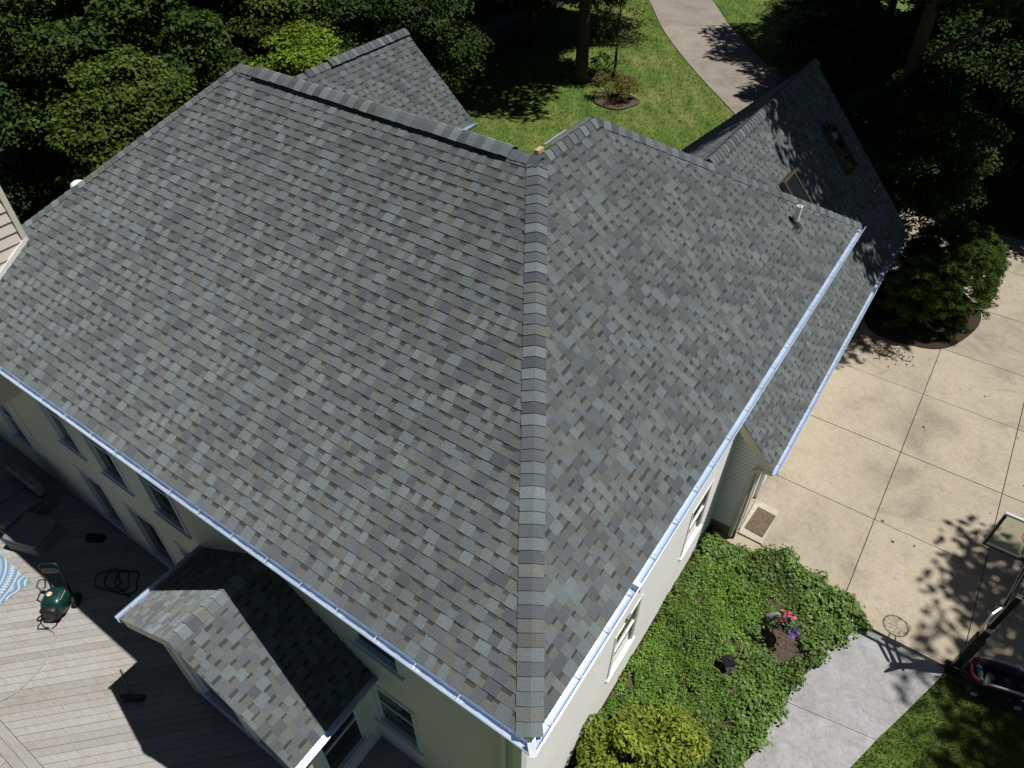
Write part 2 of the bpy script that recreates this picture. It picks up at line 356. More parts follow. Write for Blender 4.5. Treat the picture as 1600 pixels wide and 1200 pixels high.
drive = bpy.data.objects.new('driveway', None); C.objects.link(drive); place(drive, (4, 12, -0.05)); struct(drive)
jb = MB(); jb.prism([(-0.25, 7.0), (4.7, 7.2), (12, 7.2), (12, 25), (0.2, 25), (-0.25, 18)], -0.055, -0.03)
struct(jb.build('driveway_base', 'joint', drive))
xs = [-0.2, 2.70, 4.95, 7.25, 9.6, 11.9]; ys = [7.38, 10.12, 12.55, 15.02, 17.3, 19.9, 22.6, 24.9]
for i in range(len(xs) - 1):
    for j in range(len(ys) - 1):
        s = MB(); gp = 0.009; dz = random.uniform(-0.003, 0.003)
        x0, x1, y0, y1 = xs[i] + gp, xs[i + 1] - gp, ys[j] + gp, ys[j + 1] - gp
        if i == 0 and j == 0: y0 = 7.1
        s.box((x0, y0, -0.04), (x1, y1, 0.0 + dz)); s.build('concrete_slab', 'drive', drive)
# far drive: curved strip of slabs
cl = [(-27.5, 57), (-23.5, 51), (-20.4, 47), (-17.4, 43.4), (-14.7, 39.5), (-12.2, 36.4), (-9.6, 33.5), (-6.9, 30.7), (-4.3, 27.8), (-1.7, 25.2), (1.2, 23.0), (4.2, 21.2)]
fd = bpy.data.objects.new('driveway', None); C.objects.link(fd); place(fd, (-10, 35, -0.05)); struct(fd)
def cr(pts, n=8):
    out = []
    P = [pts[0]] + list(pts) + [pts[-1]]
    for i in range(1, len(P) - 2):
        p0, p1, p2, p3 = [np.array(p, float) for p in P[i - 1:i + 3]]
        for k in range(n):
            t = k / n; out.append(0.5 * ((2 * p1) + (-p0 + p2) * t + (2 * p0 - 5 * p1 + 4 * p2 - p3) * t ** 2 + (-p0 + 3 * p1 - 3 * p2 + p3) * t ** 3))
    out.append(np.array(pts[-1], float)); return out
cp = cr(cl, 8); L_, R_ = [], []
for i, p in enumerate(cp):
    t = cp[min(i + 1, len(cp) - 1)] - cp[max(i - 1, 0)]; t /= np.linalg.norm(t); n = np.array([-t[1], t[0]])
    w = 1.95
    L_.append(p + n * w); R_.append(p - n * w)
step = 8
for i in range(0, len(cp) - 1, step):
    j = min(i + step, len(cp) - 1)
    s = MB(); poly = [tuple(q) for q in R_[i:j + 1]] + [tuple(q) for q in L_[i:j + 1][::-1]]
    poly[0] = tuple(np.array(poly[0]) + (np.array(poly[1]) - np.array(poly[0])) * 0.03); poly[-1] = tuple(np.array(poly[-1]) + (np.array(poly[-2]) - np.array(poly[-1])) * 0.03)
    s.prism(poly, -0.055, -0.022); s.build('concrete_slab', 'drivefar', fd)

walkR = [(4.72, 7.33), (4.66, 7.05), (4.5, 6.62), (4.25, 5.95), (3.98, 5.25), (3.72, 4.5), (3.45, 3.7), (3.1, 2.9), (2.6, 2.0), (1.9, 1.1)]
walkL = [(3.2, 7.36), (3.0, 7.0), (2.72, 6.3), (2.5, 5.6), (2.42, 5.0), (2.36, 4.5), (2.25, 3.7), (1.95, 3.0), (1.45, 2.3), (0.8, 1.5)]
walk = bpy.data.objects.new('walkway', None); C.objects.link(walk); place(walk, (3, 5, -0.05)); struct(walk)
b = MB(); b.prism(walkL[::-1] + walkR, -0.055, -0.03); struct(b.build('walkway_base', 'joint', walk))
for a, e in ((0, 4), (4, 7), (7, 9)):
    Lp, Rp = [list(p) for p in walkL[a:e + 1]], [list(p) for p in walkR[a:e + 1]]
    Lp[-1][1] += 0.010; Rp[-1][1] += 0.010
    s = MB(); s.prism([tuple(p) for p in Lp[::-1]] + [tuple(p) for p in Rp], -0.04, 0.004); s.build('walkway_slab', 'walk', walk)

# ---------------------------------------------------------------- house
house = thing('house', (-6, 5, 0), 'two storey house with grey shingle hip roof, pale siding and attached garage', 'house')
d, h, d2, yC, yQ = 5.29, 3.234, 3.45, 12.18, 6.85
S = math.hypot(d, h); S2 = math.hypot(d2, h)
XL = 9.46 + d2                               # far left eave
PAL = {'light': [(0.150, 0.176, 0.184), (0.142, 0.166, 0.173), (0.136, 0.157, 0.163)],
       'mid': [(0.120, 0.136, 0.144), (0.114, 0.128, 0.137), (0.126, 0.141, 0.147)],
       'dark': [(0.097, 0.108, 0.118), (0.103, 0.114, 0.124), (0.092, 0.102, 0.112)],
       'tan': [(0.130, 0.134, 0.124), (0.124, 0.128, 0.121), (0.135, 0.138, 0.126), (0.118, 0.123, 0.119)]}
def pick(k):
    c = random.choice(PAL[k]); s = random.uniform(0.93, 1.07); return tuple(x * s for x in c)
EXP = 0.143
DES = []
for k in range(9):
    seq = []; u = 0.0; tooth = random.random() < 0.5
    while u < 1.0:
        w = random.uniform(0.085, 0.20) if tooth else random.uniform(0.075, 0.145)
        if 1.0 - (u + w) < 0.055: w = 1.0 - u
        kind = random.choices(['light', 'mid', 'dark'], [0.33, 0.40, 0.27])[0] if tooth else random.choices(['tan', 'mid', 'dark'], [0.82, 0.12, 0.06])[0]
        seq.append((u, u + w, tooth, kind)); u += w; tooth = not tooth
    DES.append(seq)
PIECES = []                                  # (distance, parent, verts, faces, colours)
def shingle_face(O, u, v, vmax, lim, parent, seed, umax):
    O = Vector(O); u = Vector(u).normalized(); v = Vector(v).normalized(); n = u.cross(v)
    if n.z < 0: n = -n
    random.seed(seed); nc = int(math.ceil(vmax / EXP)); off0 = random.random()
    for k in range(nc):
        v0 = k * EXP + random.uniform(-0.002, 0.002); v1 = min((k + 1) * EXP + 0.03, vmax); v0e = v0 if k else -0.02
        off = (off0 + 0.165 * k + random.uniform(-0.02, 0.02)) % 1.0
        la, ra = lim(v0e); lb, rb = lim(v1)
        us = min(la, lb) - 1.0; us = math.floor(us) - off
        while us < max(ra, rb):
            des = DES[(hash((seed, k // 3, int(us * 7))) % len(DES))] if random.random() < 0.6 else random.choice(DES)
            lift = random.uniform(0, 0.003)
            for (a, b_, tooth, kind) in des:
                ua, ub = us + a, us + b_
                if kind == 'mid' and random.random() < 0.2: kind = 'light'
                x0b, x1b, x0t, x1t = max(ua, la), min(ub, ra), max(ua, lb), min(ub, rb)
                if x1b - x0b < 0.004 and x1t - x0t < 0.004: continue
                x1b = max(x1b, x0b); x1t = max(x1t, x0t)
                if x0b > x1b: x0b = x1b
                tb = (0.0145 if tooth else 0.009) + lift; tt = 0.002
                col = pick(kind); j = random.uniform(-0.003, 0.003)
                P = lambda U, W, T: O + u * U + v * W + n * T
                vb = v0e + (j if tooth else 0.0)
                vs = [P(x0b, vb, tb), P(x1b, vb, tb), P(x0b, vb, -0.003), P(x1b, vb, -0.003)]
                if tooth:
                    vs += [P(x0t, v1, tt), P(x1t, v1, tt), P(x0t, v1, -0.003), P(x1t, v1, -0.003)]
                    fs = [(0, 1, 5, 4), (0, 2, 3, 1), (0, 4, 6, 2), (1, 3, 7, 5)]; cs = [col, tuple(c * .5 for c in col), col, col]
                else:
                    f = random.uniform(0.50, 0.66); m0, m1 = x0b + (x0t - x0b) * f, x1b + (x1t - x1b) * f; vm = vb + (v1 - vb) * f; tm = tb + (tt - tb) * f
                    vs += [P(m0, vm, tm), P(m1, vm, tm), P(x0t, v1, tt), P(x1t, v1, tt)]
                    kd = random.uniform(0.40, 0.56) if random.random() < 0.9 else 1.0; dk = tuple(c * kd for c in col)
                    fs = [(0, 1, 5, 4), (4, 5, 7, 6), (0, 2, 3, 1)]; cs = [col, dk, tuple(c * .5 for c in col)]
                ctr = P((x0b + x1b) / 2, v0 + 0.07, 0)
                PIECES.append((camdist(ctr) if inframe(ctr, -0.01) and (x1b - x0b) > 0.06 else 1e6, parent, vs, fs, cs))
            us += 1.0
CAPS = 0
def ridge_caps(p0, p1, nL, nR, parent, w=0.150, lift=0.0, seed=1, vent=False):
    global CAPS
    p0 = Vector(p0); p1 = Vector(p1); t = (p1 - p0); L = t.length; t.normalize(); random.seed(seed)
    def side(nn, sgn):
        nn = Vector(nn).normalized(); s = nn.cross(t); s.normalize()
        return s if s.z < 0 else -s
    sL, sR = side(nL, 1), side(nR, -1)
    upv = (Vector(nL).normalized() + Vector(nR).normalized()).normalized()
    k = int(L / 0.143); ex = L / k
    for i in range(k):
        a = p0 + t * (i * ex); b_ = p0 + t * min((i + 1) * ex + 0.03, L + 0.01)
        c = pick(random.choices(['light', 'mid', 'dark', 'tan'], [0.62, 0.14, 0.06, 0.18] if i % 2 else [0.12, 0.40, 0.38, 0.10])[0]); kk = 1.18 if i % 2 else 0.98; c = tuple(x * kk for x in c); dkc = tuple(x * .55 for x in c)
        jl, jr = random.uniform(-.006, .006), random.uniform(-.006, .006)
        def row(p, tt, up_):
            return [p + sL * (w + jl) + Vector(nL).normalized() * (tt + up_), p + sL * 0.045 + Vector(nL).normalized() * (tt + up_) + upv * .004, p + upv * (tt + up_ + .002),
                    p + sR * 0.045 + Vector(nR).normalized() * (tt + up_) + upv * .004, p + sR * (w + jr) + Vector(nR).normalized() * (tt + up_)]
        A = row(a, 0.024, lift); B = row(b_, 0.010, lift); U = row(a, 0.004, lift)
        m = MB(); m.raw(A + B + U, [])
        for q in range(4):
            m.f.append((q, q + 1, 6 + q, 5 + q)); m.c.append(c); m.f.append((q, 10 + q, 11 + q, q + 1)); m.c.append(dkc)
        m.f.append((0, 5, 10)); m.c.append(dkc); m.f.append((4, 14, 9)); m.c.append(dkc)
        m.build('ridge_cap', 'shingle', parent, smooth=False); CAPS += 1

# main roof
Pk = V(-d2, d, E + h); Qk = V(-d2, yQ, E + h); Rk = V(-9.46, d, E + h); A0 = V(0, 0, E); C0 = V(0, yC, E)
nF = V(0, -h, d).normalized(); nRt = V(h, 0, d2).normalized(); nB = V(0, h, yC - yQ).normalized(); nLf = V(-h, 0, d2).normalized(); nBk = V(0, h, d).normalized()
rb = MB()
dn = lambda p, n, t: Vector(p) - Vector(n) * t
rb.face([dn(p, nF, .006) for p in (A0, Pk, Rk, V(-XL, 0, E))][::-1])
rb.face([dn(p, nRt, .006) for p in (A0, C0, Qk, Pk)])
rb.face([dn(p, nF, .10) for p in (A0 + V(0, .0, 0), Pk, Rk, V(-XL, 0, E))]); rb.face([dn(p, nRt, .10) for p in (A0, C0, Qk, Pk)][::-1])
roof = rb.build('main_roof', 'roofbase', house)
rp = MB(); rp.face([Rk, Pk, V(-d2 - 3.2, 2 * d, E), V(-XL, 2 * d, E)]); rp.face([V(-XL, 0, E), Rk, V(-XL, 2 * d, E)]); rp.face([C0, V(-2 * d2, yC, E), Qk])
rp.face([Pk, Qk, V(-2 * d2, yC, E), V(-2 * d2, 2 * d, E)])
rp.build('far_roof_slope', 'roofplain', house)
shingle_face(A0, (-1, 0, 0), (0, d, h), S, lambda v: (d2 / S * v, XL - d2 / S * v), roof, 11, XL)
shingle_face(A0, (0, 1, 0), (-d2, 0, h), S2, lambda v: (d / S2 * v, yC - (yC - yQ) / S2 * v), roof, 23, yC)
ridge_caps(A0 + V(-.01, .015, .01), Pk, nF, nRt, roof, 0.155, 0, 31)
ridge_caps(C0, Qk, nRt, nB, roof, 0.135, 0, 32)
ridge_caps(V(-XL, 0, E), Rk, nF, nLf, roof, 0.135, 0, 33)
ridge_caps(Pk, Qk, nLf, nRt, roof, 0.14, 0, 34)
# ridge vent under the raised caps of the main ridge
vm = MB(); VH = 0.045
vm.obox((-6.42, d - 0.085, E + h - 0.052 + VH * .5), (V(1, 0, 0), V(0, d, h).normalized(), nF), (2.55, 0.055, VH * .5 + .012))
vm.obox((-6.42, d + 0.085, E + h - 0.052 + VH * .5), (V(1, 0, 0), V(0, d, -h).normalized(), nBk), (2.55, 0.055, VH * .5 + .012))
vm.build('ridge_vent', 'black', roof)
ridge_caps(V(-9.0, d, E + h), V(-3.85, d, E + h), nF, nBk, roof, 0.16, VH, 35)
ridge_caps(V(-9.46, d, E + h), V(-9.0, d, E + h + .01), nF, nBk, roof, 0.15, .004, 36)
ridge_caps(V(-3.38, d, E + h), V(-3.85, d, E + h), nF, nBk, roof, 0.15, .004, 37)
# low far slope behind the short ridge, with white drip edge and a bit of bare wood
ls = MB(); ls.face([V(-3.45, 5.9, E + h), V(-3.45, yQ + .1, E + h), V(-3.80, yQ + .35, E + h - .20), V(-3.80, 6.1, E + h - .20)]); ls.build('shed_slope', 'roofplain', house)
ls = MB(); ls.bar((-3.82, 6.05, E + h - .205), (-3.82, yQ - .2, E + h - .205), .03, .02); ls.build('drip_edge', 'alu', house)
ls = MB(); ls.box((-3.86, 5.84, E + h - .34), (-3.78, 5.99, E + h - .21)); ls.build('bare_board', 'wood', house)

# gutters
def gutter(p0, p1, out, name='gutter', parent=house, seams=True, m0=0, m1=0):
    p0 = Vector(p0); p1 = Vector(p1); out = Vector(out); t = (p1 - p0).normalized()
    prof = [(-.004, .0), (-.004, -.105), (.06, -.105), (.080, -.08), (.085, -.045), (.102, -.028), (.104, .0), (.092, .003), (.092, -.003), (.099, -.005), (.097, -.024), (.080, -.041), (.075, -.078), (.057, -.099), (.002, -.099), (.002, .0)]
    m = MB(); n = len(prof)
    for p, mm in ((p0, m0), (p1, m1)):
        for o, z in prof: m.v.append(tuple(p + out * o + t * (o * mm) + V(0, 0, z)))
    for i in range(n):
        j = (i + 1) % n; m.f.append((i, j, n + j, n + i)); m.c.append(None)
    if m0 == 0: m.f.append(tuple(range(n))); m.c.append(None)
    if m1 == 0: m.f.append(tuple(range(n, 2 * n))[::-1]); m.c.append(None)
    go = m.build(name, 'gutter', parent); L = (p1 - p0).length
    hm = MB(); k = int(L / 0.62)
    for i in range(k):
        c = p0 + t * (0.3 + i * 0.62 + random.uniform(-.05, .05)) + out * .05 + V(0, 0, -.02)
        hm.obox(c, (t, out, V(0, 0, 1)), (.007, .046, .003))
    hm.build('hanger_set', 'alu', go, kind='stuff')
    return go
GZ = E - .012
gutter((-XL, -.022, GZ), (.022, -.022, GZ), (0, -1, 0), m1=1)
gutter((.022, -.022, GZ), (.022, yC, GZ), (1, 0, 0), m0=-1)
mt = MB(); mt.obox((.07, -.07, GZ + .004), (V(1, -1, 0).normalized(), V(1, 1, 0).normalized(), V(0, 0, 1)), (.075, .04, .003)); mt.build('gutter_corner_strap', 'alu', house)
sm = MB(); sm.box((.018, 2.20, GZ - .11), (.130, 2.26, GZ + .006)); sm.build('gutter_joint', 'trim', house)
# fascia and soffit
f = MB(); f.box((-XL, -.014, E - .2), (.0, .008, E - .008)); f.build('fascia', 'trim', house)
f = MB(); f.box((-.006, .012, E - .2), (.014, yC - .004, E - .008)); f.build('fascia', 'trim', house)
f = MB(); f.box((-XL, .010, E - .205), (-.012, .29, E - .19)); f.build('soffit', 'soffit', house)
f = MB(); f.box((-.32, .295, E - .203), (-.008, yC, E - .188)); f.build('soffit', 'soffit', house)

# siding walls
def siding(name, O, u, n, U, z0, z1, holes=(), lap=0.105, mat='siding', parent=house, toplim=None):
    O = Vector(O); u = Vector(u); n = Vector(n); m = MB(); k = int(math.ceil((z1 - z0) / lap))
    for i in range(k):
        za = z0 + i * lap; zb = min(za + lap, z1)
        segs = [(0.0, U)]
        if toplim: segs = [toplim(za)]
        cutz = sorted({za, zb} | {z for hh in holes for z in hh[2:] if za < z < zb})
        for c0, c1 in zip(cutz[:-1], cutz[1:]):
            ss = list(segs)
            for (h0, h1, hz0, hz1) in holes:
                if c0 < hz1 - 1e-6 and c1 > hz0 + 1e-6:
                    ns = []
                    for a, b_ in ss:
                        if h1 <= a or h0 >= b_: ns.append((a, b_)); continue
                        if a < h0: ns.append((a, h0))
                        if b_ > h1: ns.append((h1, b_))
                    ss = ns
            P = lambda U_, Z, T: O + u * U_ + V(0, 0, Z) + n * T
            off = lambda z: 0.019 * (1 - (z - za) / lap)
            for a, b_ in ss:
                if b_ - a < 1e-4: continue
                m.face([P(a, c0, off(c0)), P(b_, c0, off(c0)), P(b_, c1, off(c1)), P(a, c1, off(c1))])
                if c0 == za: m.face([P(a, za, 0), P(b_, za, 0), P(b_, za, .019), P(a, za, .019)])
    return m.build(name, mat, parent)
def window(O, u, n, u0, u1, z0, z1, parent=house, sash=True, trim='window', depth=0.07, cas=0.06):
    O = Vector(O); u = Vector(u); n = Vector(n); Z = V(0, 0, 1)
    P = lambda U_, z, T: O + u * U_ + Z * z + n * T
    m = MB(); uc, zc, wu, wz = (u0 + u1) / 2, (z0 + z1) / 2, (u1 - u0) / 2, (z1 - z0) / 2
    for (cu, cz, hu, hz) in ((u0 - cas / 2 + .01, zc, cas / 2 + .01, wz + cas), (u1 + cas / 2 - .01, zc, cas / 2 + .01, wz + cas), (uc, z1 + cas / 2 - .01, wu - .011, cas / 2 + .01), (uc, z0 + cas / 2 - .02, wu - .011, cas / 2 - .01)):
        m.obox(P(cu, cz, -depth / 2 + .014), (u, Z, n), (hu, hz, depth / 2 + .014))
    w = m.build('window', trim, parent)
    g1 = MB(); g1.obox(P(uc, zc, -depth + .012), (u, Z, n), (wu - .011, wz - .011, .006)); g1.build('pane', 'glass', w)
    if sash:
        s_ = MB(); s_.obox(P(uc, zc, -depth + .03), (u, Z, n), (wu - .012, .022, .011)); s_.build('sash_rail', trim, w)
        for uu in (u0 + .03, u1 - .03):
            s_ = MB(); s_.obox(P(uu, zc, -depth + .03), (u, Z, n), (.018, wz - .03, .0095)); s_.build('sash_stile', trim, w)
    sl = MB(); sl.obox(P(uc, z0 - cas * .5 - .012, .022), (u, Z, n), (wu + cas + .03, .016, .036)); sl.build('window_sill', trim, w)
    return w
# front (deck side) wall: u runs from the corner to the left
FO, FU, FN = V(-.3, .3, 0), V(-1, 0, 0), V(0, -1, 0)
DZ = 0.35
ups = [(6.72, 7.52), (8.28, 9.08), (9.72, 10.44), (1.95, 2.78)]; UZ = (3.15, 4.75)
lows = [(6.60, 7.44), (8.12, 9.0), (9.8, 10.6)]
holes = [(a, b_, *UZ) for a, b_ in ups[:3]] + [(1.95, 2.78, 3.8, 4.9)] + [(a, b_, .62, 2.25) for a, b_ in lows] + [(1.88, 2.72, 1.22, 2.62)]
siding('wall', FO, FU, FN, XL - .62, 0, E - .2, holes)
for hh in holes: window(FO, FU, FN, *hh, sash=hh[2] > 1)
# right wall: u runs from the corner away
RO, RU, RN = V(-.3, .3, 0), V(0, 1, 0), V(1, 0, 0)
rh = [(2.68, 3.52, 1.3, 2.68), (5.58, 6.42, 1.3, 2.68)]
siding('wall', RO, RU, RN, yC - .6, .12, E - .2, rh)
for hh in rh: window(RO, RU, RN, *hh, trim='trim', depth=0.03, cas=.05)
bb = MB(); bb.box((-.34, .26, 0), (-.285, 7.9, .12)); bb.build('foundation', 'brick', house)
siding('wall', V(-XL + .3, .3, 0), V(0, 1, 0), V(-1, 0, 0), 2 * d - .6, 0, E - .2); siding('wall', V(-XL + .3, 2 * d - .3, 0), V(1, 0, 0), V(0, 1, 0), XL - .6, 0, E - .2)
siding('wall', V(-6.6, yC - .3, 0), V(1, 0, 0), V(0, 1, 0), 6.3, 0, E - .2)
cb = MB(); cb.box((-.40, .272, 0), (-.272, .298, E - .205)); cb.box((-.298, .274, 0), (-.270, .40, E - .204)); cb.build('corner_board', 'trim', house)
dsx = MB(); dsx.tube([(-.52, -.03, E - .14), (-.52, .07, E - .3), (-.52, .235, E - .45), (-.52, .235, .1)], .04, 6); dsx.build('downspout', 'trim', house)
ln = MB(); ln.box((-.278, 3.26, 2.78), (-.242, 3.38, 2.84)); ln.build('window_vent', 'statue', house)

# chimney chase at the left end
ch = MB(); ch.box((-12.5, -.25, 4.0), (-11.42, 1.60, 10.4)); chase = ch.build('chimney_chase', 'siding_chase', house)
for i in range(26):
    z = 5.3 + i * .19; s_ = MB()
    s_.raw([(-11.42, -.27, z), (-11.392, -.27, z), (-11.412, -.27, z + .185), (-11.42, -.27, z + .185), (-11.42, 1.545, z), (-11.392, 1.545, z), (-11.412, 1.545, z + .185), (-11.42, 1.545, z + .185)],
           [(0, 1, 2, 3), (4, 7, 6, 5), (1, 5, 6, 2), (0, 4, 5, 1), (3, 2, 6, 7)]); s_.build('siding_board', 'siding_chase', chase)
ct = MB(); ct.box((-11.42, 1.55, 5.4), (-11.375, 1.64, 10.4)); ct.box((-11.5, 1.605, 5.4), (-11.422, 1.642, 10.4)); ct.build('corner_trim', 'trim_tan', chase)
ct = MB(); sl = V(0, d, h).normalized(); ct.obox(V(-11.385, .8, E + .8 * h / d + .045), (sl, V(1, 0, 0), nF), (.98, .012, .045)); ct.build('flashing', 'trim', chase)
ct = MB(); ct.box((-12.56, -.31, 10.4), (-11.36, 1.7, 10.5)); ct.build('chase_cap', 'alu', chase)
# lower wing past the chase
siding('wall', V(-XL + .28, .3, 0), V(-1, 0, 0), V(0, -1, 0), 4.6, 0, 3.3, [(.5, 1.3, 1.35, 2.65)]); window(V(-XL + .28, .3, 0), V(-1, 0, 0), V(0, -1, 0), .5, 1.3, 1.35, 2.65)
m = MB(); m.face([(-XL + .25, -.1, 3.3), (-17.6, -.1, 3.3), (-17.6, 2.6, 3.9), (-XL + .25, 2.6, 3.9)]); m.build('wing_roof', 'roofplain', house)
siding('wall', V(-17.25, .3, 0), V(0, 1, 0), V(-1, 0, 0), 2.2, 0, 3.3)
# roof vent dome behind the left hip
rv = MB(); rv.lathe((-11.90, 3.0, E + 1.0), [(.0, .36), (.07, .35), (.12, .32), (.145, .26), (.145, .2), (.09, .2), (.09, 0)], 18); rv.build('roof_vent', 'pvc', house, smooth=True)
# plumbing pipe on the right slope
pb = V(-.84, 10.02, E + .84 * h / d2)
pv = MB(); pv.tube([pb - V(0, 0, .05), pb + V(0, 0, .36)], .052, 14, cap=False); pv.tube([pb + V(0, 0, .36), pb + V(0, 0, .02)], .038, 14, cap=False)
pv.lathe(pb + V(0, 0, .36), [(.052, 0), (.038, 0)], 14); pipe = pv.build('vent_pipe', 'pvc', house, smooth=True)
pv = MB(); pv.lathe(pb + V(0, 0, .0), [(.10, -.07), (.085, .0), (.058, .05), (.047, .075)], 14); pv.obox(pb + nRt * .012 - V(-.02, 0, .02), (V(0, 1, 0), V(-d2, 0, h).normalized(), nRt), (.12, .16, .004)); pv.build('rubber_boot', 'rubber', pipe)

# ---------------------------------------------------------------- garage wing
gx, gz, gs, gy0, gy1, grx = .55, 2.75, 1.04, 7.60, 18.15, -3.05
grz = gz + (gx - grx) * gs; gl = gx - 2 * (gx - grx)
gN = V(gs, 0, 1).normalized(); gNL = V(-gs, 0, 1).normalized(); gS = math.hypot(gx - grx, grz - gz)
m = MB()
for t_ in (.006, .10):
    m.face([dn(p, gN, t_) for p in (V(gx, gy0, gz), V(gx, gy1, gz), V(grx, gy1, grz), V(grx, gy0, grz))]); m.face([dn(p, gNL, t_) for p in (V(gl, gy0, gz), V(gl, gy1, gz), V(grx, gy1, grz), V(grx, gy0, grz))])
groof = m.build('garage_roof', 'roofbase', house)
shingle_face((gx, gy0, gz), (0, 1, 0), (grx - gx, 0, grz - gz), gS, lambda v: (0, gy1 - gy0), groof, 41, 12)
shingle_face((gl, gy0, gz), (0, 1, 0), (grx - gl, 0, grz - gz), gS, lambda v: (4.4, gy1 - gy0), groof, 42, 12)
ridge_caps(V(grx, 11.2, grz), V(grx, gy1, grz), gN, gNL, groof, 0.15, 0.045, 43)
m = MB(); m.obox((grx + .072, 14.7, grz - .048), (V(0, 1, 0), V(-1, 0, gs).normalized(), gN), (3.35, .05, .03)); m.obox((grx - .072, 14.7, grz - .048), (V(0, 1, 0), V(1, 0, gs).normalized(), gNL), (3.35, .05, .03)); m.build('ridge_vent', 'black', groof)
gutter((gx + .02, gy0 - .02, gz - .01), (gx + .02, gy1, gz - .01), (1, 0, 0))
def rake(p, q, y, th=.03, hh=.17, mat='trim_tan', name='rake_board'):
    p = Vector(p); q = Vector(q); t = (q - p).normalized(); n = t.cross(V(0, 1, 0)); n = -n if n.z < 0 else n
    m = MB(); m.obox((p + q) / 2 - n * (hh / 2 + .012), (t, V(0, 1, 0), n), ((q - p).length / 2, th / 2, hh / 2)); m.build(name, mat, house)
rake((gx + .02, gy0 + .012, gz), (-.5, gy0 + .012, gz + (gx + .5) * gs), gy0)
rake((gx, gy1 - .02, gz), (grx, gy1 - .02, grz), gy1)
m = MB(); t_ = V(-1, 0, gs).normalized(); m.obox(V(.07, gy0 + .13, gz + (gx - .07) * gs - .16), (t_, V(0, 1, 0), gN), (.62, .1, .008)); m.build('soffit', 'soffit', house)
siding('wall', V(.27, 7.86, .3), V(-1, 0, 0), V(0, -1, 0), .6, 0, gz + .65, lap=.105, toplim=lambda z: (min(.6, max(0, .27 - (gx - (z + .3 + .105 - gz + .14) / gs))), .6))
m = MB(); m.box((-.3, 7.83, -.02), (.28, 7.9, .3)); m.build('foundation', 'stone', house)
siding('wall', V(.27, 7.86, 0), V(0, 1, 0), V(1, 0, 0), 10.1, .1, gz - .05, [(.36, 1.32, 0, 2.08), (2.4, 5.2, 0, 2.2), (5.9, 8.7, 0, 2.2)])
m = MB(); m.box((.20, 8.24, .1), (.235, 9.16, 2.06)); door = m.build('side_door', 'trim', house)
m = MB(); m.box((.236, 8.36, 1.15), (.246, 9.04, 1.95)); m.build('pane', 'glass', door)
m = MB(); m.lathe((.27, 9.08, 1.0), [(0, .03), (.03, .02), (.03, -.02), (0, -.03)], 10); m.build('door_knob', 'alu', door)
m = MB(); m.box((.24, 8.14, .02), (.31, 8.225, 2.16)); m.box((.24, 9.175, .02), (.31, 9.26, 2.16)); m.box((.24, 8.226, 2.075), (.308, 9.174, 2.16)); m.build('door_casing', 'trim', house)
for y0 in (10.26, 13.76):
    m = MB(); m.box((.19, y0, .02), (.22, y0 + 2.8, 2.2)); gd = m.build('garage_door', 'trim', house)
    for k in range(4):
        m = MB(); m.box((.221, y0 + .03, .05 + k * .54), (.236, y0 + 2.77, .56 + k * .54)); m.build('door_panel', 'trim', gd)
m = MB(); m.box((.245, 7.83, .02), (.3, 7.93, gz - .1)); m.build('corner_board', 'trim_tan', house)
m = MB(); m.tube([(.58, gy0 + .06, gz - .14), (.55, gy0 + .08, gz - .2), (.34, 7.76, gz - .34), (.23, 7.79, gz - .44), (.21, 7.80, gz - .6), (.20, 7.80, .25), (.20, 7.80, .1)], .048, 8); m.build('downspout', 'trim_tan', house)
siding('wall', V(gl + .3, gy1 - .3, 0), V(1, 0, 0), V(0, 1, 0), 6.6, 0, gz); siding('wall', V(gl + .3, 12, 0), V(0, 1, 0), V(-1, 0, 0), 5.9, 0, gz)
m = MB(); m.face([(gx - .3, gy1 - .3, gz), (gl + .3, gy1 - .3, gz), (grx, gy1 - .3, grz - .2)]); m.build('gable_wall', 'siding', house)
# skylights
def skylight(y0, y1, xa, xb):
    up_ = V(-1, 0, gs).normalized(); c = V((xa + xb) / 2, (y0 + y1) / 2, gz + (gx - (xa + xb) / 2) * gs); L = abs(xb - xa) * math.hypot(1, gs) / 2; w = (y1 - y0) / 2; H = .16
    m = MB()
    for s_ in (-1, 1):
        m.obox(c + V(0, s_ * (w - .025), 0) + gN * H / 2, (V(0, 1, 0), up_, gN), (.025, L, H / 2)); m.obox(c + up_ * s_ * (L - .025) + gN * (H / 2 - .001), (V(0, 1, 0), up_, gN), (w - .052, .025, H / 2 - .001))
    k = m.build('skylight', 'bronze', groof); m = MB(); m.obox(c + gN * (H - .03), (V(0, 1, 0), up_, gN), (w - .052, L - .052, .008)); m.build('pane', 'glass', k)
skylight(13.18, 13.86, -2.02, -1.16); skylight(16.45, 17.0, -2.02, -1.14)

# ---------------------------------------------------------------- entry gable behind the main ridge
ex_, ez_, ey1, ehw = -11.45, E + 1.8, 11.66, 2.03
eN = V(1.8, 0, ehw).normalized(); eNL = V(-1.8, 0, ehw).normalized()
m = MB()
for t_ in (.006, .1):
    m.face([dn(p, eN, t_) for p in (V(ex_ + ehw, 7, E), V(ex_ + ehw, ey1, E), V(ex_, ey1, ez_), V(ex_, 7, ez_))]); m.face([dn(p, eNL, t_) for p in (V(ex_ - ehw, 7, E), V(ex_ - ehw, ey1, E), V(ex_, ey1, ez_), V(ex_, 7, ez_))])
eroof = m.build('entry_roof', 'roofbase', house)
shingle_face((ex_ + ehw, 7.0, E), (0, 1, 0), (-ehw, 0, 1.8), math.hypot(ehw, 1.8), lambda v: (.6, ey1 - 7), eroof, 51, 5)
shingle_face((ex_ - ehw, 7.0, E), (0, 1, 0), (ehw, 0, 1.8), math.hypot(ehw, 1.8), lambda v: (.6, ey1 - 7), eroof, 52, 5)
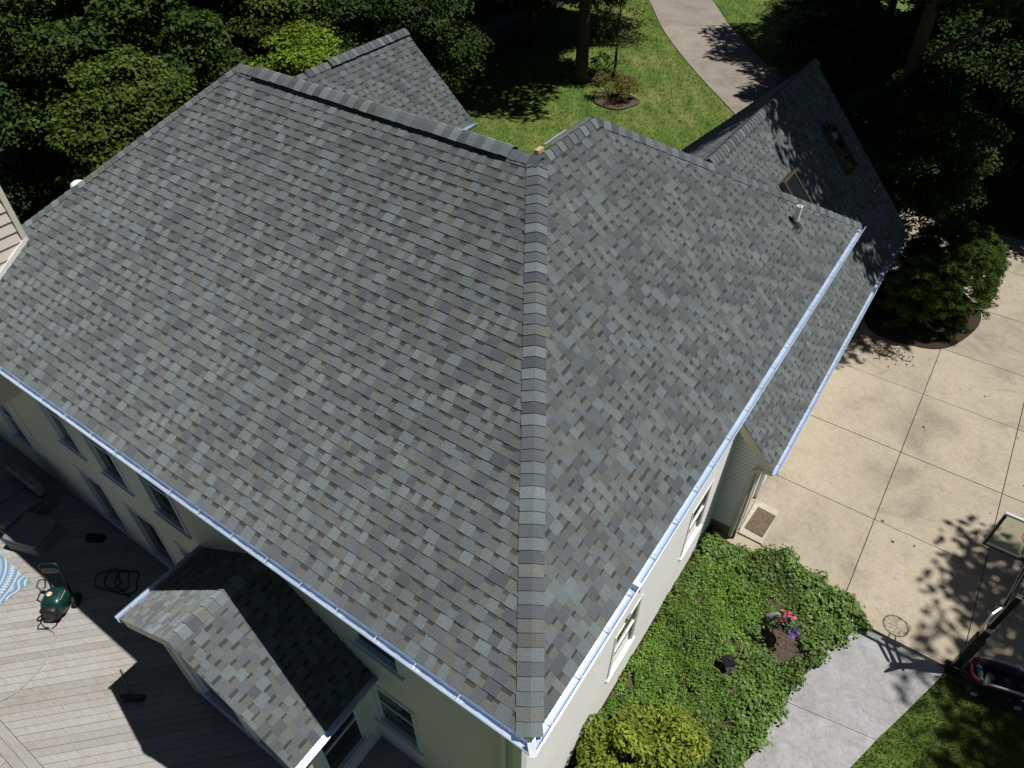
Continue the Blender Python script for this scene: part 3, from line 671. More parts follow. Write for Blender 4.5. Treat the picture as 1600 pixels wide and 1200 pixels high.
ridge_caps(V(ex_, 8.3, ez_), V(ex_, 9.0, ez_), eN, eNL, eroof, .15, .006, 53); ridge_caps(V(ex_, 9.0, ez_), V(ex_, ey1, ez_), eN, eNL, eroof, .15, .05, 54)
m = MB(); m.obox((ex_ + .085, 10.15, ez_ - .045), (V(0, 1, 0), V(-ehw, 0, 1.8).normalized(), eN), (1.1, .055, .035)); m.build('ridge_vent', 'black', eroof)
gutter((ex_ + ehw + .02, 10.6, E - .01), (ex_ + ehw + .02, ey1 + .02, E - .01), (1, 0, 0))
rake((ex_ + ehw, ey1 - .015, E), (ex_, ey1 - .015, ez_), ey1, mat='trim'); rake((ex_ - ehw, ey1 - .015, E), (ex_, ey1 - .015, ez_), ey1, mat='trim')
siding('wall', V(ex_ - 1.75, ey1 - .3, 0), V(1, 0, 0), V(0, 1, 0), 3.5, 0, E); siding('wall', V(ex_ + 1.75, 10.2, 0), V(0, 1, 0), V(1, 0, 0), 1.15, 0, E)
m = MB(); m.face([(ex_ - 1.75, ey1 - .3, E), (ex_ + 1.75, ey1 - .3, E), (ex_, ey1 - .3, ez_ - .2)]); m.build('gable_wall', 'siding', house)

# ---------------------------------------------------------------- bump-out on the deck side
bxl, bxr, brx, bz, brz, by0, by1 = -6.65, -2.87, -4.75, 3.05, 4.45, -1.27, .34
bN = V(brz - bz, 0, bxr - brx).normalized(); bNL = V(-(brz - bz), 0, brx - bxl).normalized()
m = MB()
for t_ in (.006, .09):
    m.face([dn(p, bN, t_) for p in (V(bxr, by0, bz), V(bxr, by1, bz), V(brx, by1, brz), V(brx, by0, brz))]); m.face([dn(p, bNL, t_) for p in (V(bxl, by0, bz), V(bxl, by1, bz), V(brx, by1, brz), V(brx, by0, brz))])
broof = m.build('bay_roof', 'roofbase', house)
shingle_face((bxr, by0, bz), (0, 1, 0), (brx - bxr, 0, brz - bz), math.hypot(bxr - brx, brz - bz), lambda v: (-.015, by1 - by0), broof, 61, 2)
shingle_face((bxl, by0, bz), (0, 1, 0), (brx - bxl, 0, brz - bz), math.hypot(brx - bxl, brz - bz), lambda v: (-.015, by1 - by0), broof, 62, 2)
ridge_caps(V(brx, by0 - .02, brz), V(brx, by1, brz), bN, bNL, broof, .14, 0, 63)
gutter((bxr + .02, by0 - .03, bz - .01), (bxr + .02, .29, bz - .01), (1, 0, 0)); gutter((bxl - .02, by0 - .03, bz - .01), (bxl - .02, .29, bz - .01), (-1, 0, 0))
rake((bxr, by0 + .012, bz), (brx, by0 + .012, brz), by0, mat='trim_tan'); rake((bxl, by0 + .012, bz), (brx, by0 + .012, brz), by0, mat='trim_tan')
wx0, wx1, wy = -6.35, -3.15, -1.0
bholes = [(.35, 1.45, .75, 2.45), (1.75, 2.85, .75, 2.45)]
siding('wall', V(wx1, wy, 0), V(-1, 0, 0), V(0, -1, 0), wx1 - wx0, .1, 3.0, bholes)
for hh in bholes: window(V(wx1, wy, 0), V(-1, 0, 0), V(0, -1, 0), *hh)
siding('wall', V(wx1, wy, 0), V(0, 1, 0), V(1, 0, 0), 1.3, 0, 3.0, [(.25, 1.02, .85, 2.5)]); window(V(wx1, wy, 0), V(0, 1, 0), V(1, 0, 0), .25, 1.02, .85, 2.5)
siding('wall', V(wx0, wy, 0), V(0, 1, 0), V(-1, 0, 0), 1.3, 0, 3.0)
m = MB(); m.face([(wx1, wy, 3.0), (wx0, wy, 3.0), (brx, wy, brz - .1)]); m.build('gable_wall', 'siding', house)
for x in (wx1, wx0):
    m = MB(); m.box((x - .05, wy - .04, .35), (x + .05, wy + .05, 2.99)); m.build('corner_board', 'trim_tan', house)
for s_ in (bxl, bxr):
    a = wx0 if s_ < -5 else wx1
    m = MB(); m.box((min(a, s_), by0 + .03, bz - .1), (max(a, s_), .29, bz - .085)); m.build('soffit', 'soffit', house)

# shingles: the nearest ones are single pieces, the rest of each slope is one field
PIECES.sort(key=lambda p: p[0]); fields = {}
for i, (dist, par, vs_, fs_, cs_) in enumerate(PIECES):
    if i < 300:
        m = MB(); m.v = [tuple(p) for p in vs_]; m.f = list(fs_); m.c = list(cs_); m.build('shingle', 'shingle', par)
    else:
        m = fields.setdefault(par.name, (MB(), par))[0]; b_ = len(m.v)
        m.v += [tuple(p) for p in vs_]; m.f += [tuple(q + b_ for q in f_) for f_ in fs_]; m.c += cs_
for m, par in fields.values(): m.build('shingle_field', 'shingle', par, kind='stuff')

# ---------------------------------------------------------------- deck
deck = thing('deck', (-8.5, -1.5, 0), 'weathered grey deck of diagonal boards along the shaded house wall', 'deck')
def clip(poly, a, b_, c):                   # keep a*x+b*y<=c
    out = []
    for i in range(len(poly)):
        p, q = poly[i], poly[(i + 1) % len(poly)]; dp, dq = a * p[0] + b_ * p[1] - c, a * q[0] + b_ * q[1] - c
        if dp <= 0: out.append(p)
        if dp * dq < 0: t = dp / (dp - dq); out.append((p[0] + (q[0] - p[0]) * t, p[1] + (q[1] - p[1]) * t))
    return out
r2 = math.sqrt(.5); bw = .142; X0, X1, Y0, Y1 = -17.0, -1.6, -3.30, .295
k0 = int((X0 - Y1) * r2 / bw) - 1; k1 = int((X1 - Y0) * r2 / bw) + 1
for k in range(k0, k1):
    c0, c1 = k * bw + .0028, (k + 1) * bw - .0028   # across = (x-y)*r2
    poly = [(X0, Y0 + .006), (X1, Y0 + .006), (X1, Y1), (X0, Y1)]
    poly = clip(poly, r2, -r2, c1); poly = clip(poly, -r2, r2, -c0) if poly else poly
    if len(poly) < 3: continue
    m = MB(); dz = random.uniform(-.002, .002); m.prism(poly, DZ - .03, DZ + dz); m.build('deck_board', 'deckwood', deck)
for k in range(2):
    m = MB(); m.box((X0, Y0 - .148 * (k + 1) + .004, DZ - .03), (X1, Y0 - .148 * k - .002, DZ + .001)); m.build('deck_board', 'deckwood', deck)
for k in range(int((X1 - X0) / bw)):
    m = MB(); m.box((X0 + k * bw + .004, -5.2, DZ - .03), (X0 + (k + 1) * bw - .004, Y0 - .3, DZ + random.uniform(-.002, .002)))
    if X0 + k * bw > -9.6 and X0 + k * bw < -5: m.build('deck_board', 'deckwood', deck)
m = MB(); m.box((X0, -5.2, DZ - .2), (X1, .29, DZ - .05)); m.build('deck_frame', 'rubber', deck)

# ---------------------------------------------------------------- things on the deck
def rring(cx, cy, w, l, r, n=5):            # rounded rectangle
    out = []
    for sx, sy, a0 in ((1, 1, 0), (-1, 1, 90), (-1, -1, 180), (1, -1, 270)):
        for k in range(n + 1):
            a = R(a0 + 90 * k / n); out.append((cx + sx * (w / 2 - r) + r * math.cos(a), cy + sy * (l / 2 - r) + r * math.sin(a)))
    return out
def loft(m, rings, cap=True):
    b = len(m.v); n = len(rings[0])
    for r_ in rings: m.v += [tuple(p) for p in r_]
    for i in range(len(rings) - 1):
        for k in range(n): m.f.append((b + i * n + k, b + i * n + (k + 1) % n, b + (i + 1) * n + (k + 1) % n, b + (i + 1) * n + k)); m.c.append(None)
    if cap:
        m.f.append(tuple(b + k for k in range(n))[::-1]); m.c.append(None); m.f.append(tuple(b + (len(rings) - 1) * n + k for k in range(n))); m.c.append(None)
def rot2(p, c, a):
    x, y = p[0] - c[0], p[1] - c[1]; return (c[0] + x * math.cos(a) - y * math.sin(a), c[1] + x * math.sin(a) + y * math.cos(a))
def pillow(m, cx, cy, w, l, z0, z1, r=.06, tilt=None):
    rs = []
    for t, s in ((0, .90), (.15, .98), (.5, 1.0), (.85, .97), (1.0, .88)):
        rs.append([(x, y, z0 + (z1 - z0) * t) for x, y in rring(cx, cy, w * s, l * s, r)])
    loft(m, rs)

rug = MB(); rug.box((-13.5, -3.27, DZ + .004), (-10.99, -1.5, DZ + .014)); ro = rug.build('area_rug', 'rug', org=(-12.24, -2.40, DZ + .004))
tag(ro, 'blue and white medallion outdoor rug on the sunlit deck', 'rug')
so_ = thing('outdoor_sofa', (-12.6, -.75, DZ), 'grey cushioned outdoor sofa on the deck in the house shade', 'sofa')
m = MB(); m.box((-13.6, -1.2, DZ + .03), (-12.35, -.1, DZ + .24)); m.build('base', 'wicker', so_, bevel=.02)
for x in (-13.28, -12.68):
    m = MB(); pillow(m, x, -.72, .58, .9, DZ + .25, DZ + .42); m.build('seat_cushion', 'cushion', so_, smooth=True)
    m = MB(); pillow(m, x, -.20, .58, .18, DZ + .43, DZ + .82, .05); m.build('back_cushion', 'cushion', so_, smooth=True)
ot = thing('ottoman', (-11.85, -.85, DZ), 'square grey ottoman at the shadow edge beside the outdoor sofa', 'ottoman')
m = MB(); pts = [rot2(p, (-11.85, -.85), R(18)) for p in rring(-11.85, -.85, .8, .72, .03)]; m.prism(pts, DZ + .01, DZ + .27); m.build('base', 'wicker', ot)
m = MB(); loft(m, [[(*rot2(p, (-11.85, -.85), R(18)), z) for p in rring(-11.85, -.85, .8 * s, .72 * s, .05)] for z, s in ((DZ + .275, .95), (DZ + .30, 1), (DZ + .38, 1), (DZ + .41, .95))]); m.build('cushion', 'cushion', ot, smooth=True)

# pressure washer
wc = (-9.92, -1.46); wz = DZ; wa = R(34)
pw = thing('pressure_washer', (wc[0], wc[1], wz), 'dark green electric pressure washer with upright handle on the deck', 'pressure washer')
def W(x, y, z):
    p = rot2((wc[0] + x, wc[1] + y), wc, wa); return V(p[0], p[1], wz + z)
def wr(w, l, r, z, ox=0, oy=0): return [W(x, y, z) for x, y in rring(ox, oy, w, l, r)]
m = MB(); loft(m, [wr(.36, .40, .07, .12), wr(.42, .46, .09, .2), wr(.43, .47, .1, .34), wr(.37, .40, .1, .44), wr(.24, .26, .08, .49)]); body = m.build('body', 'green', pw, smooth=True)
m = MB(); loft(m, [wr(.30, .14, .05, .15, 0, -.25), wr(.32, .14, .05, .38, 0, -.25), wr(.22, .10, .04, .42, 0, -.25)]); m.build('pump_cover', 'black', pw, smooth=True)
m = MB(); loft(m, [[W(x, y, .452 - .12 * (x - .06)) for x, y in rring(.13, .02, .10, .22, .02)], [W(x, y, .462 - .12 * (x - .06)) for x, y in rring(.13, .02, .10, .22, .02)]]); m.build('sticker', 'label', body)
m = MB(); loft(m, [wr(.1, .1, .048, .489, -.06, .02), wr(.1, .1, .048, .497, -.06, .02)]); m.build('badge', 'label', body)
for s_ in (-1, 1):
    m = MB(); a, b_ = W(s_ * .24, .12, .13), W(s_ * .30, .12, .13); m.tube([a, b_], .13, 18); m.build('wheel', 'rubber', pw)
m = MB(); m.tube([W(-.17, .2, .2), W(-.17, .27, .55), W(-.19, .30, .78), W(-.19, .33, .98), W(-.12, .345, 1.04), W(.12, .345, 1.04), W(.19, .33, .98), W(.19, .30, .78), W(.17, .27, .55), W(.17, .2, .2)], .017, 8); m.build('handle', 'blackmetal', pw, smooth=True)
m = MB(); m.obox(W(0, .315, .84), ((W(1, 0, 0) - W(0, 0, 0)), V(0, 0, 1), (W(0, 1, 0) - W(0, 0, 0))), (.17, .06, .025)); m.build('control_panel', 'green', pw, bevel=.01)
m = MB(); m.obox(W(-.03, .283, .84), ((W(1, 0, 0) - W(0, 0, 0)), V(0, 0, 1), (W(0, 1, 0) - W(0, 0, 0))), (.10, .014, .004)); m.build('red_band', 'red', pw)
m = MB(); m.tube([W(-.15, -.28, .25), W(-.17, -.38, .3), W(-.13, -.45, .34), W(.13, -.45, .34), W(.17, -.38, .3), W(.15, -.28, .25)], .016, 8); m.build('front_grip', 'black', pw, smooth=True)
m = MB(); m.tube([W(-.26, .1, .45), W(-.36, .16, .52), W(-.38, .3, .52), W(-.3, .34, .48), W(-.24, .2, .45)], .015, 8, closed=True); m.build('hose_hook', 'black', pw, smooth=True)
def curve_tube(name, pts, r, mat, label, cat, seg=8):
    m = MB(); p3 = [np.array(p, float) for p in pts]; P = [p3[0]] + p3 + [p3[-1]]; out = []
    for i in range(1, len(P) - 2):
        p0, p1, p2, q3 = P[i - 1:i + 3]
        for k in range(7):
            t = k / 7; out.append(Vector(0.5 * ((2 * p1) + (-p0 + p2) * t + (2 * p0 - 5 * p1 + 4 * p2 - q3) * t ** 2 + (-p0 + 3 * p1 - 3 * p2 + q3) * t ** 3)))
    out.append(Vector(p3[-1])); m.tube(out, r, seg); return tag(m.build(name, mat, smooth=True), label, cat)
curve_tube('garden_hose', [(-10.1, -1.62, DZ + .3), (-9.88, -1.86, DZ + .08), (-9.55, -1.84, DZ + .02), (-9.38, -1.95, DZ + .015), (-9.18, -2.25, DZ + .015), (-9.08, -2.5, DZ + .015), (-9.05, -2.85, DZ + .015), (-9.12, -3.1, DZ + .015), (-9.35, -3.5, DZ + .015)], .016, 'hose', 'thin grey hose curling across the sunlit deck from the pressure washer', 'hose')
pts = []
for k in range(44):
    a = k * .42; pts.append((-9.78 + (.30 + .06 * math.sin(k * .9)) * math.cos(a) + k * .012, -.62 + (.24 + .05 * math.cos(k * 1.3)) * math.sin(a) + k * .006, DZ + .015 + .006 * (k % 3)))
curve_tube('coiled_hose', pts, .011, 'rubber', 'black pressure hose lying in loops on the shaded deck', 'hose', 6)
br = thing('deck_broom', (-7.25, -1.72, DZ), 'black push broom standing in the dark shade of the bay', 'broom')
m = MB(); m.obox((-7.2, -1.75, DZ + .09), (V(.8, .6, 0), V(-.6, .8, 0), V(0, 0, 1)), (.2, .045, .03)); m.build('head', 'black', br)
m = MB(); m.obox((-7.2, -1.75, DZ + .03), (V(.8, .6, 0), V(-.6, .8, 0), V(0, 0, 1)), (.19, .05, .03)); m.build('bristles', 'rubber', br)
m = MB(); m.tube([(-7.2, -1.75, DZ + .1), (-7.27, -1.64, DZ + .75)], .014, 8); m.build('handle', 'blackmetal', br)
m = MB(); m.tube([(-7.27, -1.64, DZ + .75), (-7.278, -1.628, DZ + .82)], .018, 8); m.build('grip', 'pvc', br)
m = MB(); m.prism([rot2(p, (-10.85, -.14), R(30)) for p in rring(-10.85, -.14, .42, .2, .09)], DZ + .003, DZ + .06)
tag(m.build('shoe_tray', 'rubber', bevel=.008), 'small dark tray on the shaded deck below the windows', 'tray')

# ---------------------------------------------------------------- by the garage door
st = MB(); st.box((.315, 8.02, .0), (.86, 9.1, .05)); tag(st.build('door_step', 'stoop', bevel=.012), 'pale concrete step at the garage side door', 'step')
mt_ = MB(); mt_.prism([rot2(p, (.62, 8.58), R(-4)) for p in rring(.62, 8.55, .42, .72, .02, 2)], .052, .068); tag(mt_.build('door_mat', 'mat'), 'worn brown door mat on the step by the garage', 'mat')

# basketball hoop
bh = thing('basketball_hoop', (4.83, 7.41, 0), 'black pole basketball hoop with clear backboard at the driveway edge', 'basketball hoop')
m = MB(); m.box((4.70, 7.28, 0), (4.96, 7.54, .02)); m.build('base_plate', 'blackmetal', bh)
m = MB(); m.box((4.77, 7.345, .02), (4.89, 7.475, 1.55)); m.build('lower_pole', 'blackmetal', bh, bevel=.008)
m = MB(); m.box((4.745, 7.325, .5), (4.915, 7.495, 1.25)); m.build('pole_padding', 'rubber', bh, bevel=.02)
m = MB(); m.box((4.785, 7.36, 1.55), (4.875, 7.46, 2.62)); m.build('upper_pole', 'blackmetal', bh, bevel=.006)
m = MB(); m.box((4.765, 7.34, 1.5), (4.895, 7.48, 1.6)); m.build('pole_clamp', 'alu', bh)
for x in (4.75, 4.91):
    m = MB(); m.bar((x, 7.36, 2.28), (x, 7.93, 2.98), .035, .05); m.build('lift_arm', 'blackmetal', bh)
    m = MB(); m.bar((x, 7.45, 2.58), (x, 7.93, 3.35), .035, .05); m.build('lift_arm', 'blackmetal', bh)
m = MB(); m.bar((4.70, 7.30, 1.75), (4.62, 7.12, 2.25), .03, .04); m.bar((4.62, 7.12, 2.25), (4.74, 7.34, 2.3), .03, .04); m.build('crank_handle', 'alu', bh)
m = MB(); m.box((4.13, 7.975, 2.88), (5.53, 7.99, 3.66)); bd = m.build('backboard', 'acrylic', bh)
fr = MB(); fr.box((4.09, 7.955, 2.84), (5.57, 8.01, 2.882)); fr.box((4.09, 7.955, 2.884), (4.132, 8.01, 3.656)); fr.box((5.528, 7.955, 2.884), (5.57, 8.01, 3.656)); fr.build('board_frame', 'black', bd)
fr = MB(); fr.box((4.09, 7.955, 3.658), (5.57, 8.01, 3.70)); fr.build('board_frame', 'alu', bd)
fr = MB(); fr.box((4.68, 7.93, 2.9), (4.98, 7.97, 3.06)); fr.build('mount_plate', 'blackmetal', bh)
rc = V(4.83, 8.38, 2.98)
m = MB(); m.tube([rc + V(.23 * math.cos(2 * math.pi * k / 28), .23 * math.sin(2 * math.pi * k / 28), 0) for k in range(28)], .011, 8, closed=True); m.bar((4.76, 8.0, 2.98), (4.78, 8.17, 2.98), .02); m.bar((4.90, 8.0, 2.98), (4.88, 8.17, 2.98), .02); m.bar((4.70, 8.005, 2.96), (4.96, 8.005, 2.96), .02, .12)
rim = m.build('rim', 'rimorange', bh, smooth=True)
m = MB()
for k in range(12):
    for sg in (1, -1):
        pl = []
        for i in range(6):
            t = i / 5; a = 2 * math.pi * (k + sg * t * 1.5) / 12; r_ = .225 - .10 * t ** .7; pl.append(rc + V(r_ * math.cos(a), r_ * math.sin(a), -.40 * t))
        m.tube(pl, .004, 5)
m.build('net', 'pvc', bh)

# red ride-on wagon
wg = thing('toy_wagon', (5.5, 7.42, 0), 'red and grey plastic pull wagon on the lawn beside the hoop pole', 'wagon')
wA = R(14); wcn = (5.50, 7.40)
def wgr(w, l, r, z): return [(*rot2(p, wcn, wA), z) for p in rring(wcn[0], wcn[1], w, l, r, 6)]
m = MB(); loft(m, [wgr(.86, .36, .15, .16), wgr(.98, .46, .19, .30), wgr(1.04, .52, .22, .44), wgr(1.06, .54, .23, .47), wgr(.96, .44, .19, .47), wgr(.90, .38, .16, .30), wgr(.80, .30, .12, .20)], cap=False)
m.f.append(tuple(range(6 * 28, 7 * 28))); m.c.append(None); tub = m.build('tub', 'black', wg, smooth=True)
m = MB(); m.tube([Vector(p) for p in wgr(1.03, .51, .21, .475)], .03, 8, closed=True); m.build('rim', 'red', wg, smooth=True)
for s_ in (-1, 1):
    def Wg(x, y, z): p = rot2((wcn[0] + x, wcn[1] + y), wcn, wA); return V(p[0], p[1], z)
    m = MB(); m.tube([Wg(-.36, s_ * .255, .47), Wg(-.28, s_ * .262, .53), Wg(0, s_ * .268, .55), Wg(.28, s_ * .262, .53), Wg(.36, s_ * .255, .47)], .022, 8); m.build('side_rail', 'greyplastic', wg, smooth=True)
    for x in (-.36, .36):
        m = MB(); m.tube([Wg(x, s_ * .20, .12), Wg(x, s_ * .29, .12)], .12, 16); wh = m.build('wheel', 'rubber', wg); m = MB(); m.tube([Wg(x, s_ * .291, .12), Wg(x, s_ * .30, .12)], .06, 12); m.build('hub', 'greyplastic', wh)
m = MB(); m.box((5.30, 7.27, .215), (5.78, 7.52, .26)); m.build('floor_liner', 'black', wg)
m = MB(); loft(m, [[tuple(Wg(x, y, .30)) for x, y in rring(-.32, 0, .14, .28, .05)], [tuple(Wg(x, y, .42)) for x, y in rring(-.36, 0, .10, .30, .04)]]); m.build('seat_back', 'tint', wg)
m = MB(); m.tube([Wg(-.45, 0, .16), Wg(-.62, -.02, .3), Wg(-.80, -.06, .42)], .016, 8); m.build('pull_handle', 'black', wg, smooth=True)

# ---------------------------------------------------------------- leaves
def leaf_mesh(name, P, N, size, col, aspect=.55, fold=.18):
    n = len(P); N = N / (np.linalg.norm(N, axis=1, keepdims=True) + 1e-9)
    r_ = rng.normal(size=(n, 3)); t = r_ - (r_ * N).sum(1, keepdims=True) * N; t /= np.linalg.norm(t, axis=1, keepdims=True) + 1e-9
    s = np.cross(N, t); sz = size[:, None]
    v = np.empty((n, 4, 3)); v[:, 0] = P - t * sz * .5; v[:, 1] = P + s * sz * aspect * .5 + N * sz * fold * .5; v[:, 2] = P + t * sz * .5 - N * sz * fold * .4; v[:, 3] = P - s * sz * aspect * .5 + N * sz * fold * .5
    me = bpy.data.meshes.new(name); me.vertices.add(4 * n); me.vertices.foreach_set('co', v.reshape(-1))
    idx = (np.arange(n)[:, None] * 4 + np.array([0, 1, 2, 0, 2, 3])[None]).reshape(-1)
    me.loops.add(6 * n); me.loops.foreach_set('vertex_index', idx.astype(np.int32))
    me.polygons.add(2 * n); me.polygons.foreach_set('loop_start', np.arange(0, 6 * n, 3, dtype=np.int32))
    me.update(calc_edges=True)
    at = me.attributes.new('Col', 'FLOAT_COLOR', 'POINT'); c4 = np.ones((n, 4, 4)); c4[:, :, :3] = col[:, None, :]
    at.data.foreach_set('color', c4.reshape(-1)); me.validate()
    return me
def leafobj(name, me, mat, org, parent=None, kind=None):
    me.materials.append(M[mat]); o = bpy.data.objects.new(name, me); C.objects.link(o); place(o, org, parent)
    if kind: o['kind'] = kind
    return o
def lcol(n, base, var=.25, alt=None, pa=.2):
    base = np.array(base); c = base[None] * (1 + rng.uniform(-var, var, (n, 1))) * (1 + rng.uniform(-.08, .08, (n, 3)))
    if alt is not None:
        k = rng.random(n) < pa; c[k] = np.array(alt)[None] * (1 + rng.uniform(-var, var, (k.sum(), 1)))
    return np.clip(c, 0, 1)
def clumps_to_leaves(cl, per, size, base, alt=None, pa=.2, upb=.9, droop=0.0):
    Ps, Ns, Cs = [], [], []
    for (c, rx, ry, rz, br_) in cl:
        n = max(8, int(per * rx * ry)); dv = rng.normal(size=(n, 3)); dv /= np.linalg.norm(dv, axis=1, keepdims=True)
        dv[:, 2] = np.where(dv[:, 2] < -.25, -dv[:, 2] * .6, dv[:, 2])
        r_ = rng.uniform(.35, 1.0, (n, 1)) ** .5; sc = np.array([rx, ry, rz]); p = np.array(c)[None] + dv * r_ * sc
        if droop: p[:, 2] -= droop * ((dv[:, :2] ** 2).sum(1)) * rx
        Ps.append(p); Ns.append(dv * .55 + np.array([0, 0, upb])[None] + rng.normal(size=(n, 3)) * .5)
        Cs.append(lcol(n, np.array(base) * br_, .28, None if alt is None else np.array(alt) * br_, pa))
    P = np.vstack(Ps); N = np.vstack(Ns); col = np.vstack(Cs)
    return P, N, size * rng.uniform(.65, 1.25, len(P)), col
def make_tree(kind, H, base_z, rad, ncl, per, leaf, colr, alt, seed, crad=(.55, 1.15), trunk=.18, squash=.5, limbs=14, off=(0, 0)):
    """tree variant built round the origin: returns (trunk mesh builder, crown mesh)"""
    global rng
    rng = np.random.default_rng(seed); random.seed(seed); cl = []
    zc = (H + base_z) / 2; hz = (H - base_z) / 2
    for k in range(ncl):
        dv = rng.normal(size=3); dv /= np.linalg.norm(dv); rr = rng.uniform(.45, 1.0) ** .6
        prof = 1.0 - .35 * max(0, dv[2])
        c = np.array([dv[0] * rad * rr * prof + off[0], dv[1] * rad * rr * prof + off[1], zc + dv[2] * hz * rr])
        s = rng.uniform(*crad); cl.append((c, s * rng.uniform(.8, 1.25), s * rng.uniform(.8, 1.25), s * squash * rng.uniform(.7, 1.3), rng.uniform(.75, 1.2)))
    m = MB(); top = H * .86
    tp = [V(0, 0, -.1)] + [V(rng.uniform(-.12, .12) * (z / H) * 3, rng.uniform(-.12, .12) * (z / H) * 3, z) for z in np.linspace(.5, top, 7)]
    m.tube(tp, [trunk * 1.25] + [trunk * (1 - .85 * z / top) + .015 for z in np.linspace(.5, top, 7)], 9)
    for (c, *_r) in cl[:limbs]:
        zb = max(.6, c[2] * .62); i = min(range(len(tp)), key=lambda q: abs(tp[q].z - zb)); s0 = tp[i]; e = Vector(c)
        md = s0.lerp(e, .5) + V(0, 0, .18 * (e - s0).length); m.tube([s0, s0.lerp(md, .5) + V(0, 0, .05), md, e], [trunk * .42, trunk * .32, trunk * .22, .012], 6)
    P, N, sz, col = clumps_to_leaves(cl, per, leaf, colr, alt)
    return m, leaf_mesh(kind + '_crown', P, N, sz, col, .62)
def make_conifer(H, rad, seed, base_z=.5, per=1):
    global rng
    rng = np.random.default_rng(seed); m = MB(); m.tube([(0, 0, -.1), (0, 0, H * .5), (0, 0, H)], [.24, .14, .02], 8)
    Ps, Ns, Ss, Cs = [], [], [], []
    z = base_z
    while z < H - .3:
        nb = 7; r_ = rad * (1 - (z / H) ** 1.3) * rng.uniform(.85, 1.1)
        for k in range(nb):
            a = rng.uniform(0, 2 * math.pi); L = r_ * rng.uniform(.75, 1.1); dr = np.array([math.cos(a), math.sin(a)])
            n = int(26 * L * per) + 6; t = rng.uniform(.12, 1, n); sag = -.34 * L * t + .10 * L * t ** 2
            lat = rng.normal(size=n) * .10 * L * (1.1 - t) + rng.normal(size=n) * .05
            p = np.stack([dr[0] * L * t - dr[1] * lat, dr[1] * L * t + dr[0] * lat, z + sag - np.abs(rng.normal(size=n)) * .12], 1)
            Ps.append(p); Ns.append(np.stack([dr[0] * .5 + rng.normal(size=n) * .4, dr[1] * .5 + rng.normal(size=n) * .4, np.ones(n) * .8], 1)); Ss.append(rng.uniform(.16, .36, n)); Cs.append(lcol(n, (.030, .045, .026), .3, (.05, .07, .03), .2))
            m.tube([(0, 0, z), (dr[0] * L * .5, dr[1] * L * .5, z - .15 * L), (dr[0] * L * .95, dr[1] * L * .95, z - .24 * L)], [.035, .022, .006], 5)
        z += rng.uniform(.22, .36)
    return m, leaf_mesh('conifer_crown', np.vstack(Ps), np.vstack(Ns), np.concatenate(Ss), np.vstack(Cs), .3, .3)
PROTO = {}
def tree_proto(key, trunk_mb, crown_me, mat):
    tm = bpy.data.meshes.new(key + '_trunk'); tm.from_pydata(trunk_mb.v, [], trunk_mb.f); tm.materials.append(M['bark']); tm.polygons.foreach_set('use_smooth', [True] * len(tm.polygons))
    crown_me.materials.append(M[mat]); PROTO[key] = (tm, crown_me)
def plant_tree(name, key, x, y, sc, rz, label, cat, group=None, z=-.05, tilt=0, sz=None):
    e = thing(name, (x, y, z), label, cat, group)
    for nm, me in (('trunk', PROTO[key][0]), ('crown', PROTO[key][1])):
        o = bpy.data.objects.new(nm, me); C.objects.link(o); o.parent = e; ORG[o.name] = Vector((x, y, z))
    e.rotation_euler = (R(tilt), 0, R(rz)); e.scale = (sc, sc, sz or sc); return e
G1, G2, G3 = (.045, .084, .015), (.056, .098, .016), (.032, .064, .015)
ALT = (.095, .122, .020)
tree_proto('mapleA', *make_tree('maple', 9.5, 1.2, 3.3, 130, 430, .175, G1, ALT, 101), 'leaf')
tree_proto('mapleB', *make_tree('maple', 8.0, .8, 2.9, 115, 430, .16, G2, ALT, 102), 'leaf')
tree_proto('mapleC', *make_tree('maple', 6.0, .4, 2.4, 90, 480, .13, G3, G1, 103), 'leaf')
tree_proto('bright', *make_tree('bush', 4.6, .6, 1.75, 90, 620, .12, (.15, .23, .022), (.20, .27, .03), 104, (.4, .75)), 'leaf')
tree_proto('tall', *make_tree('oak', 16, 6.5, 4.6, 110, 170, .26, G3, G1, 105, (.8, 1.5), .3), 'leaf')
tree_proto('oaklow', *make_tree('oak', 14.5, 2.2, 3.0, 150, 240, .22, G3, G1, 109, (.7, 1.3), .26), 'leaf')
tree_proto('shade', *make_tree('oak', 17.5, 7.4, 4.5, 165, 155, .25, G3, G1, 110, (.8, 1.5), .28, off=(2.1, -1.5)), 'leaf')
tree_proto('airy', *make_tree('oak', 16, 7, 4.0, 62, 120, .24, G3, G1, 111, (.7, 1.4), .24), 'leaf')
tree_proto('sapling', *make_tree('sapling', 5.6, .7, 1.45, 75, 420, .10, (.085, .12, .035), (.11, .14, .05), 106, (.25, .5), .05), 'leaf')
tree_proto('conifer', *make_conifer(13, 3.6, 107), 'needle')
tree_proto('conifer_low', *make_conifer(8, 3.0, 108, .2), 'needle')

